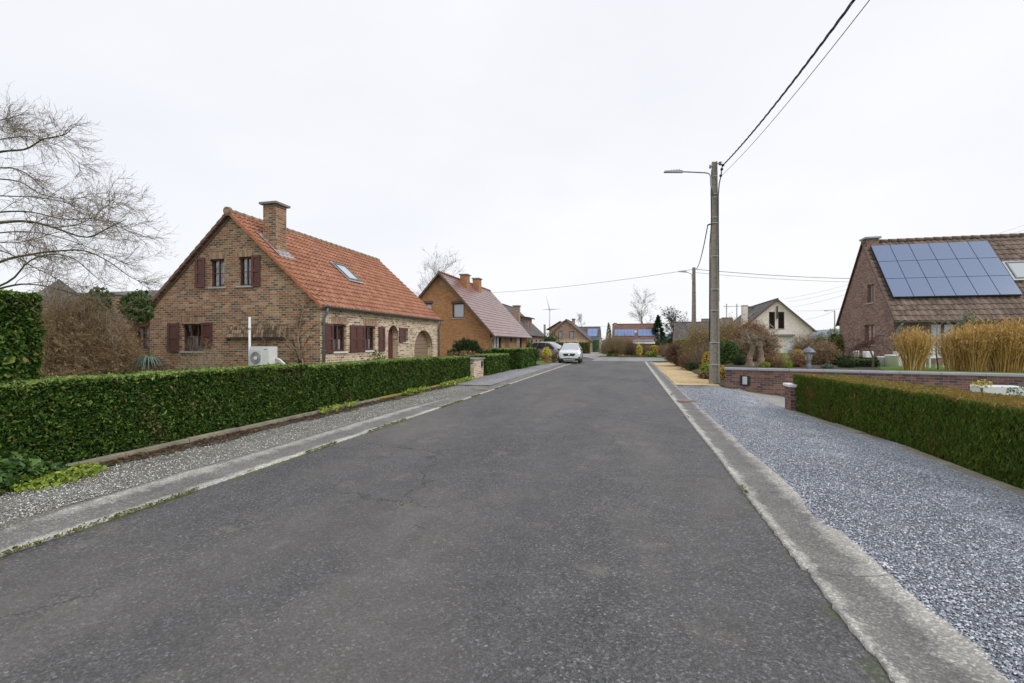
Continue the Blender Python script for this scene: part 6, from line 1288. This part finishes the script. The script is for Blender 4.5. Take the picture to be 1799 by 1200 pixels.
# far street lamp and twin poles
x3, y3_ = W(1466.5, 90); z3 = lambda py: CH - (py - HY) / FPX * 90; g = thing('street_lamp', 'distant grey street lamp post left of the solar roof house', 'street lamp', (x3, y3_, 0))
MB().tube([(x3, y3_, 0), (x3, y3_, z3(545))], [.13, .09], 8).build('pole', M['concrete'], g); MB().tube([(x3, y3_, z3(546.5)), (x3 - .8, y3_, z3(545.5)), (x3 - 1.2, y3_, z3(546))], .04, 6).build('arm', M['zinc_light'], g); MB().box(x3 - 1.75, x3 - 1.1, y3_ - .15, y3_ + .15, z3(546.5), z3(545.3)).build('lamp_head', M['zinc_light'], g)
za = 150; zf = lambda py: CH - (py - HY) / FPX * za; tp = thing('twin_poles', 'distant pair of poles joined by a crossbar near the cream house chimney', 'poles', (*W(1285, za), 0))
for px in (1276.5, 1294.5): a, b = W(px, za); MB().tube([(a, b, 0), (a, b, zf(534))], .17, 8).build('pole', M['zinc_light'], tp)
a, b = W(1271, za); c_, e_ = W(1300, za); MB().tube([(a, b, zf(538.5)), (c_, e_, zf(538))], .08, 6).build('crossbar', M['zinc_light'], tp)
x_, y_ = W(957, 130); MB_ = MB(); MB_.tube([(x_, y_, 0), (x_, y_, CH - (570 - HY) / FPX * 130)], .3, 8); tag(MB_.build('distant_mast', M['concrete'], None), 'far slim concrete mast below the wind turbine', 'mast')
# ---------------------------------------------------------------- cables
def cable(label, pts, r, sag=0, mat='wire', n=24, name='overhead_cable', twist=0):
    a, b = Vector(pts[0]), Vector(pts[1]); P = []
    for k in range(n + 1):
        u = k / n; p = a.lerp(b, u); p.z -= 4 * sag * u * (1 - u); P.append(p)
    mb = MB()
    if twist:
        for s in range(3): mb.tube([p + Vector((math.cos(k * 1.1 + s * 2.094), 0, math.sin(k * 1.1 + s * 2.094))) * r * 1.0 for k, p in enumerate(P)], r * .72, 5, False)
    else: mb.tube(P, r, 5, False)
    return tag(mb.build(name, M[mat], None), label, 'cable')
cable('thick twisted dark cable rising from the tall pole to the top of the photo', [(px1 + .30, py1 - .1, zp(293)), (3.75, -19, 8.6)], .017, 1.62, 'cable', 160, twist=1)
cable('thin single wire beside the thick twisted cable', [(px1 + .22, py1 - .1, zp(312)), (3.78, -19, 8.3)], .0075, 1.62, 'cable', 60)
cable('slack dark cable hanging between the tall pole and the farther pole', [(px1 - .27, py1 - .12, zp(396)), (x2p + .12, y2p, z2(473))], .022, .42, 'wire')
cable('long thin wire running left from the farther pole', [(x2p, y2p, z2(473)), W(770, 62, 516)], .014, .5, 'wire')
cable('upper wire running right from the farther pole to the solar roof house', [(x2p + .1, y2p, z2(473)), W(1520, 34, 490)], .018, .12, 'wire')
cable('lower wire running right from the farther pole to the solar roof house', [(x2p + .1, y2p, z2(479)), W(1520, 36, 496)], .011, .12, 'wire')
for k, (a, b, lab) in enumerate([((1378, 525), (1500, 497), 'upper faint far wire left of the solar roof house'), ((1385, 530), (1500, 505), 'middle faint far wire left of the solar roof house'), ((1390, 540), (1500, 513), 'lower faint far wire left of the solar roof house')]):
    cable(lab, [W(a[0], 140, a[1]), W(b[0], 100, b[1])], .02, .3, 'wire')
cable('faint far wire running to the distant street lamp', [W(1398, 110, 546), W(1480, 90, 542)], .02, .2, 'wire')
cable('faint far wire dropping from the distant street lamp', [W(1415, 120, 561), W(1466, 90, 546)], .02, .3, 'wire')
cable('faint wire above the ridge of the solar roof house', [W(1720, 60, 419), W(1830, 40, 385)], .008, .1, 'wire')
cable('second faint wire above the ridge of the solar roof house', [W(1740, 60, 420), W(1830, 40, 394)], .008, .1, 'wire')
cable('very faint wire crossing behind the birch', [W(1000, 150, 572), W(1190, 120, 567)], .018, .5, 'wire')
# ---------------------------------------------------------------- wind turbine
Zt = 1500; hx, hy, hz = W(965.8, Zt, 543.5); wt_ = thing('wind_turbine', 'pale distant wind turbine above the far roofs', 'wind turbine', (hx, hy, 0)); M['turbine'] = plain('turbine', (.58, .60, .64), .6, var=.02)
MB().tube([(hx, hy, 0), (hx, hy, hz)], [2.8, 1.6], 12).build('tower', M['turbine'], wt_); MB().tube([(hx, hy + 6, hz), (hx, hy - 3.5, hz)], [2, 1.6], 10).build('nacelle', M['turbine'], wt_)
for ang in (104, 1, 184):
    l = 44 if ang == 104 else 36 if ang == 1 else 20
    a = R(ang); dx = Vector((math.cos(a) * math.cos(YAW), math.cos(a) * math.sin(YAW), math.sin(a))); mb = MB(); c = Vector((hx, hy - 4, hz)); mb.tube([c, c + dx * l * .2, c + dx * l], [1.1, 1.5, .25], 8); mb.build('blade', M['turbine'], wt_)
# ---------------------------------------------------------------- cars
def loft_car(name, label, x, y, rz, st, paint_, Lh, ws, sidewin, front=True):
    root = thing(name, label, 'car', (x, y, .035), rz); rings = []
    for (yy, zb, zm, wl, zbelt, wb, zt, wt2) in st:
        h = [(0, zb), (wl * .86, zb), (wl, zb + .10), (wl + .015, zm), (wb, zbelt), (wb - (wb - wt2) * .15, zbelt + .02), (wt2, zt - .03), (wt2 * .85, zt), (0, zt + .03)]
        rings.append([(a, yy, b) for a, b in h] + [(-a, yy, b) for a, b in h[-2:0:-1]])
    m = len(rings[0]); vs = [p for r_ in rings for p in r_]; mb = MB()
    mb.add(vs, [(k * m + i, k * m + (i + 1) % m, (k + 1) * m + (i + 1) % m, (k + 1) * m + i) for k in range(len(rings) - 1) for i in range(m)] + [tuple(range(m)), tuple((len(rings) - 1) * m + i for i in range(m))[::-1]], True)
    body = mb.build('body', M[paint_], root, local=True); body.data.set_sharp_from_angle(angle=R(38))
    MB().add(ws, [(0, 1, 2, 3)]).build('windscreen', M['glass_sky'], root, local=True)
    for s in (-1, 1):
        for poly_ in sidewin: MB().add([(s * a, b, c) for a, b, c in poly_], [tuple(range(len(poly_)))]).build('side_window', M['glass_dark'], root, local=True)
    for yy in (-Lh * .62, Lh * .58):
        for s in (-1, 1):
            w = MB(); w.tube([(s * .70, yy, .31), (s * .91, yy, .31)], .325, 22, sm=False); tyre = w.build('wheel', M['rubber'], root, local=True)
            r_ = MB(); r_.tube([(s * .905, yy, .31), (s * .918, yy, .31)], .20, 14, sm=False); r_.build('rim', M['grey_light'], tyre, local=True)
            a = MB(); a.tube([(s * .905, yy + .41 * math.cos(t_), .31 + .41 * math.sin(t_)) for t_ in np.linspace(-.25, math.pi + .25, 14)], .038, 5, False); a.build('wheel_arch', M['black'], root, local=True)
            mr = None
    for s in (-1, 1):
        q = MB(); q.hexa([(s * .88, -.82, 1.0), (s * 1.07, -.80, 1.02), (s * 1.07, -.70, 1.02), (s * .88, -.68, 1.0), (s * .88, -.84, 1.14), (s * 1.06, -.82, 1.15), (s * 1.06, -.70, 1.15), (s * .88, -.68, 1.14)]); q.build('wing_mirror', M['black'], root, local=True, bevel=.02)
    return root
st = [(-2.23, .34, .55, .62, .74, .60, .80, .50), (-2.16, .24, .55, .80, .80, .78, .90, .66), (-1.95, .20, .55, .88, .86, .84, .96, .72), (-1.45, .20, .6, .90, .93, .88, 1.03, .76), (-1.02, .20, .62, .91, .98, .90, 1.08, .78),
      (-.28, .20, .62, .91, 1.02, .90, 1.54, .62), (.10, .20, .62, .91, 1.03, .90, 1.60, .62), (.9, .20, .62, .91, 1.05, .90, 1.61, .61), (1.6, .22, .62, .90, 1.08, .88, 1.55, .58), (2.05, .30, .62, .88, 1.08, .84, 1.22, .62), (2.2, .38, .62, .80, .98, .76, 1.04, .62)]
cx_, cy_ = W(1003, 41.3)
suv = loft_car('parked_car', 'white parked car with black lower bumper facing the camera on the left side', cx_, cy_, R(3), st, 'car_white', 2.2,
    [(-.74, -1.07, 1.11), (.74, -1.07, 1.11), (.585, -.36, 1.585), (-.585, -.36, 1.585)], [[(.905, -.75, 1.06), (.905, .35, 1.07), (.66, .30, 1.53), (.67, -.22, 1.50)], [(.905, .42, 1.07), (.895, 1.35, 1.10), (.64, 1.2, 1.53), (.66, .38, 1.54)]])
mb = MB(); mb.box(-.80, .80, -2.245, -2.0, .20, .40).box(-.88, -.70, -2.2, -1.9, .22, .52).box(.70, .88, -2.2, -1.9, .22, .52); mb.build('bumper', M['black'], suv, local=True, bevel=.03)
MB().box(-.46, .46, -2.262, -2.2, .24, .30).build('skid_plate', M['grey_light'], suv, local=True, bevel=.01)
g_ = MB(); g_.hexa([(-.40, -2.262, .58), (.40, -2.262, .58), (.40, -2.2, .58), (-.40, -2.2, .58), (-.52, -2.235, .78), (.52, -2.235, .78), (.52, -2.17, .78), (-.52, -2.17, .78)]); gr_ = g_.build('grille', M['black'], suv, local=True)
MB().hexa([(-.035, -2.275, .64), (.035, -2.275, .64), (.05, -2.262, .64), (-.05, -2.262, .64), (-.06, -2.265, .76), (.045, -2.265, .78), (.045, -2.25, .78), (-.06, -2.25, .76)]).build('emblem', M['chrome'], gr_, local=True)
MB().box(-.26, .26, -2.275, -2.255, .455, .565).build('number_plate', M['white'], suv, local=True)
for s in (-1, 1):
    MB().hexa([(s * .56, -2.23, .70), (s * .84, -2.09, .76), (s * .84, -2.0, .76), (s * .56, -2.15, .70), (s * .58, -2.21, .84), (s * .84, -2.02, .92), (s * .82, -1.9, .92), (s * .58, -2.1, .84)]).build('headlight', M['chrome'], suv, local=True)
    mb = MB(); mb.tube([(s * .72, -2.235, .42), (s * .72, -2.19, .42)], .05, 12, sm=False); mb.build('fog_lamp', M['grey_light'], suv, local=True)
    mb = MB(); mb.tube([(s * .60, -.25, 1.60), (s * .60, 0, 1.655), (s * .59, 1.3, 1.655), (s * .57, 1.6, 1.60)], .016, 6); mb.build('roof_rail', M['grey_light'], suv, local=True)
st = [(-2.3, .34, .55, .62, .72, .60, .78, .50), (-2.2, .22, .55, .84, .82, .82, .90, .66), (-1.6, .20, .6, .90, .95, .88, 1.08, .76), (-1.15, .20, .62, .91, 1.02, .90, 1.18, .78), (-.55, .20, .62, .91, 1.05, .90, 1.50, .66), (.0, .20, .62, .91, 1.06, .90, 1.70, .64),
      (1.0, .20, .62, .91, 1.07, .90, 1.74, .63), (1.8, .22, .62, .90, 1.08, .88, 1.66, .60), (2.2, .30, .62, .88, 1.08, .86, 1.35, .62), (2.34, .36, .62, .82, 1.0, .80, 1.04, .62)]
vx_, vy_ = W(968, 48.5)
van = loft_car('parked_van', 'grey people carrier with silver roof line parked in a driveway behind the white car', vx_, vy_, R(68), st, 'car_grey', 2.3,
    [(-.74, -1.16, 1.19), (.74, -1.16, 1.19), (.62, -.05, 1.69), (-.62, -.05, 1.69)], [[(.91, -1.0, 1.10), (.91, .15, 1.10), (.68, .10, 1.63), (.69, -.25, 1.6)], [(.91, .22, 1.10), (.91, 1.1, 1.11), (.66, 1.05, 1.67), (.68, .18, 1.65)], [(.91, 1.17, 1.11), (.885, 1.95, 1.13), (.66, 1.65, 1.62), (.67, 1.12, 1.66)]])
for s in (-1, 1):
    MB().hexa([(s * .56, -2.27, .66), (s * .84, -2.17, .70), (s * .84, -2.05, .70), (s * .56, -2.2, .66), (s * .58, -2.25, .82), (s * .84, -2.1, .90), (s * .82, -1.95, .90), (s * .58, -2.15, .82)]).build('headlight', M['chrome'], van, local=True)
    MB().box(s * .76 - .09, s * .76 + .09, 2.2, 2.345, .95, 1.15).build('tail_light', M['wood_red'], van, local=True)
mb = MB()
for s in (-1, 1): mb.tube([(s * .64, -.2, 1.71), (s * .63, .6, 1.77), (s * .62, 1.7, 1.70)], .02, 6)
mb.build('roof_rail', M['chrome'], van, local=True)
# drain slab let into the right kerb
dx0, dy0 = 1.27, 14.2; mb = MB(); mb.box(dx0, dx0 + .5, dy0, dy0 + .42, -.02, .038)
for k in range(6): mb.box(dx0 + .05 + k * .075, dx0 + .075 + k * .075, dy0 + .05, dy0 + .37, .037, .043)
M['rusty'] = plain('rusty', (.24, .17, .15), .85, var=.3, sc=12, bump=.5); tag(mb.build('drain_cover', M['rusty'], None), 'rusty drain cover let into the right kerb', 'drain cover')
MB_ = MB().box(-5.4, -4.85, 16.1, 16.5, -.02, .036); tag(MB_.build('drain_cover', M['rusty'], None), 'reddish drain slab set in the left kerb', 'drain cover')
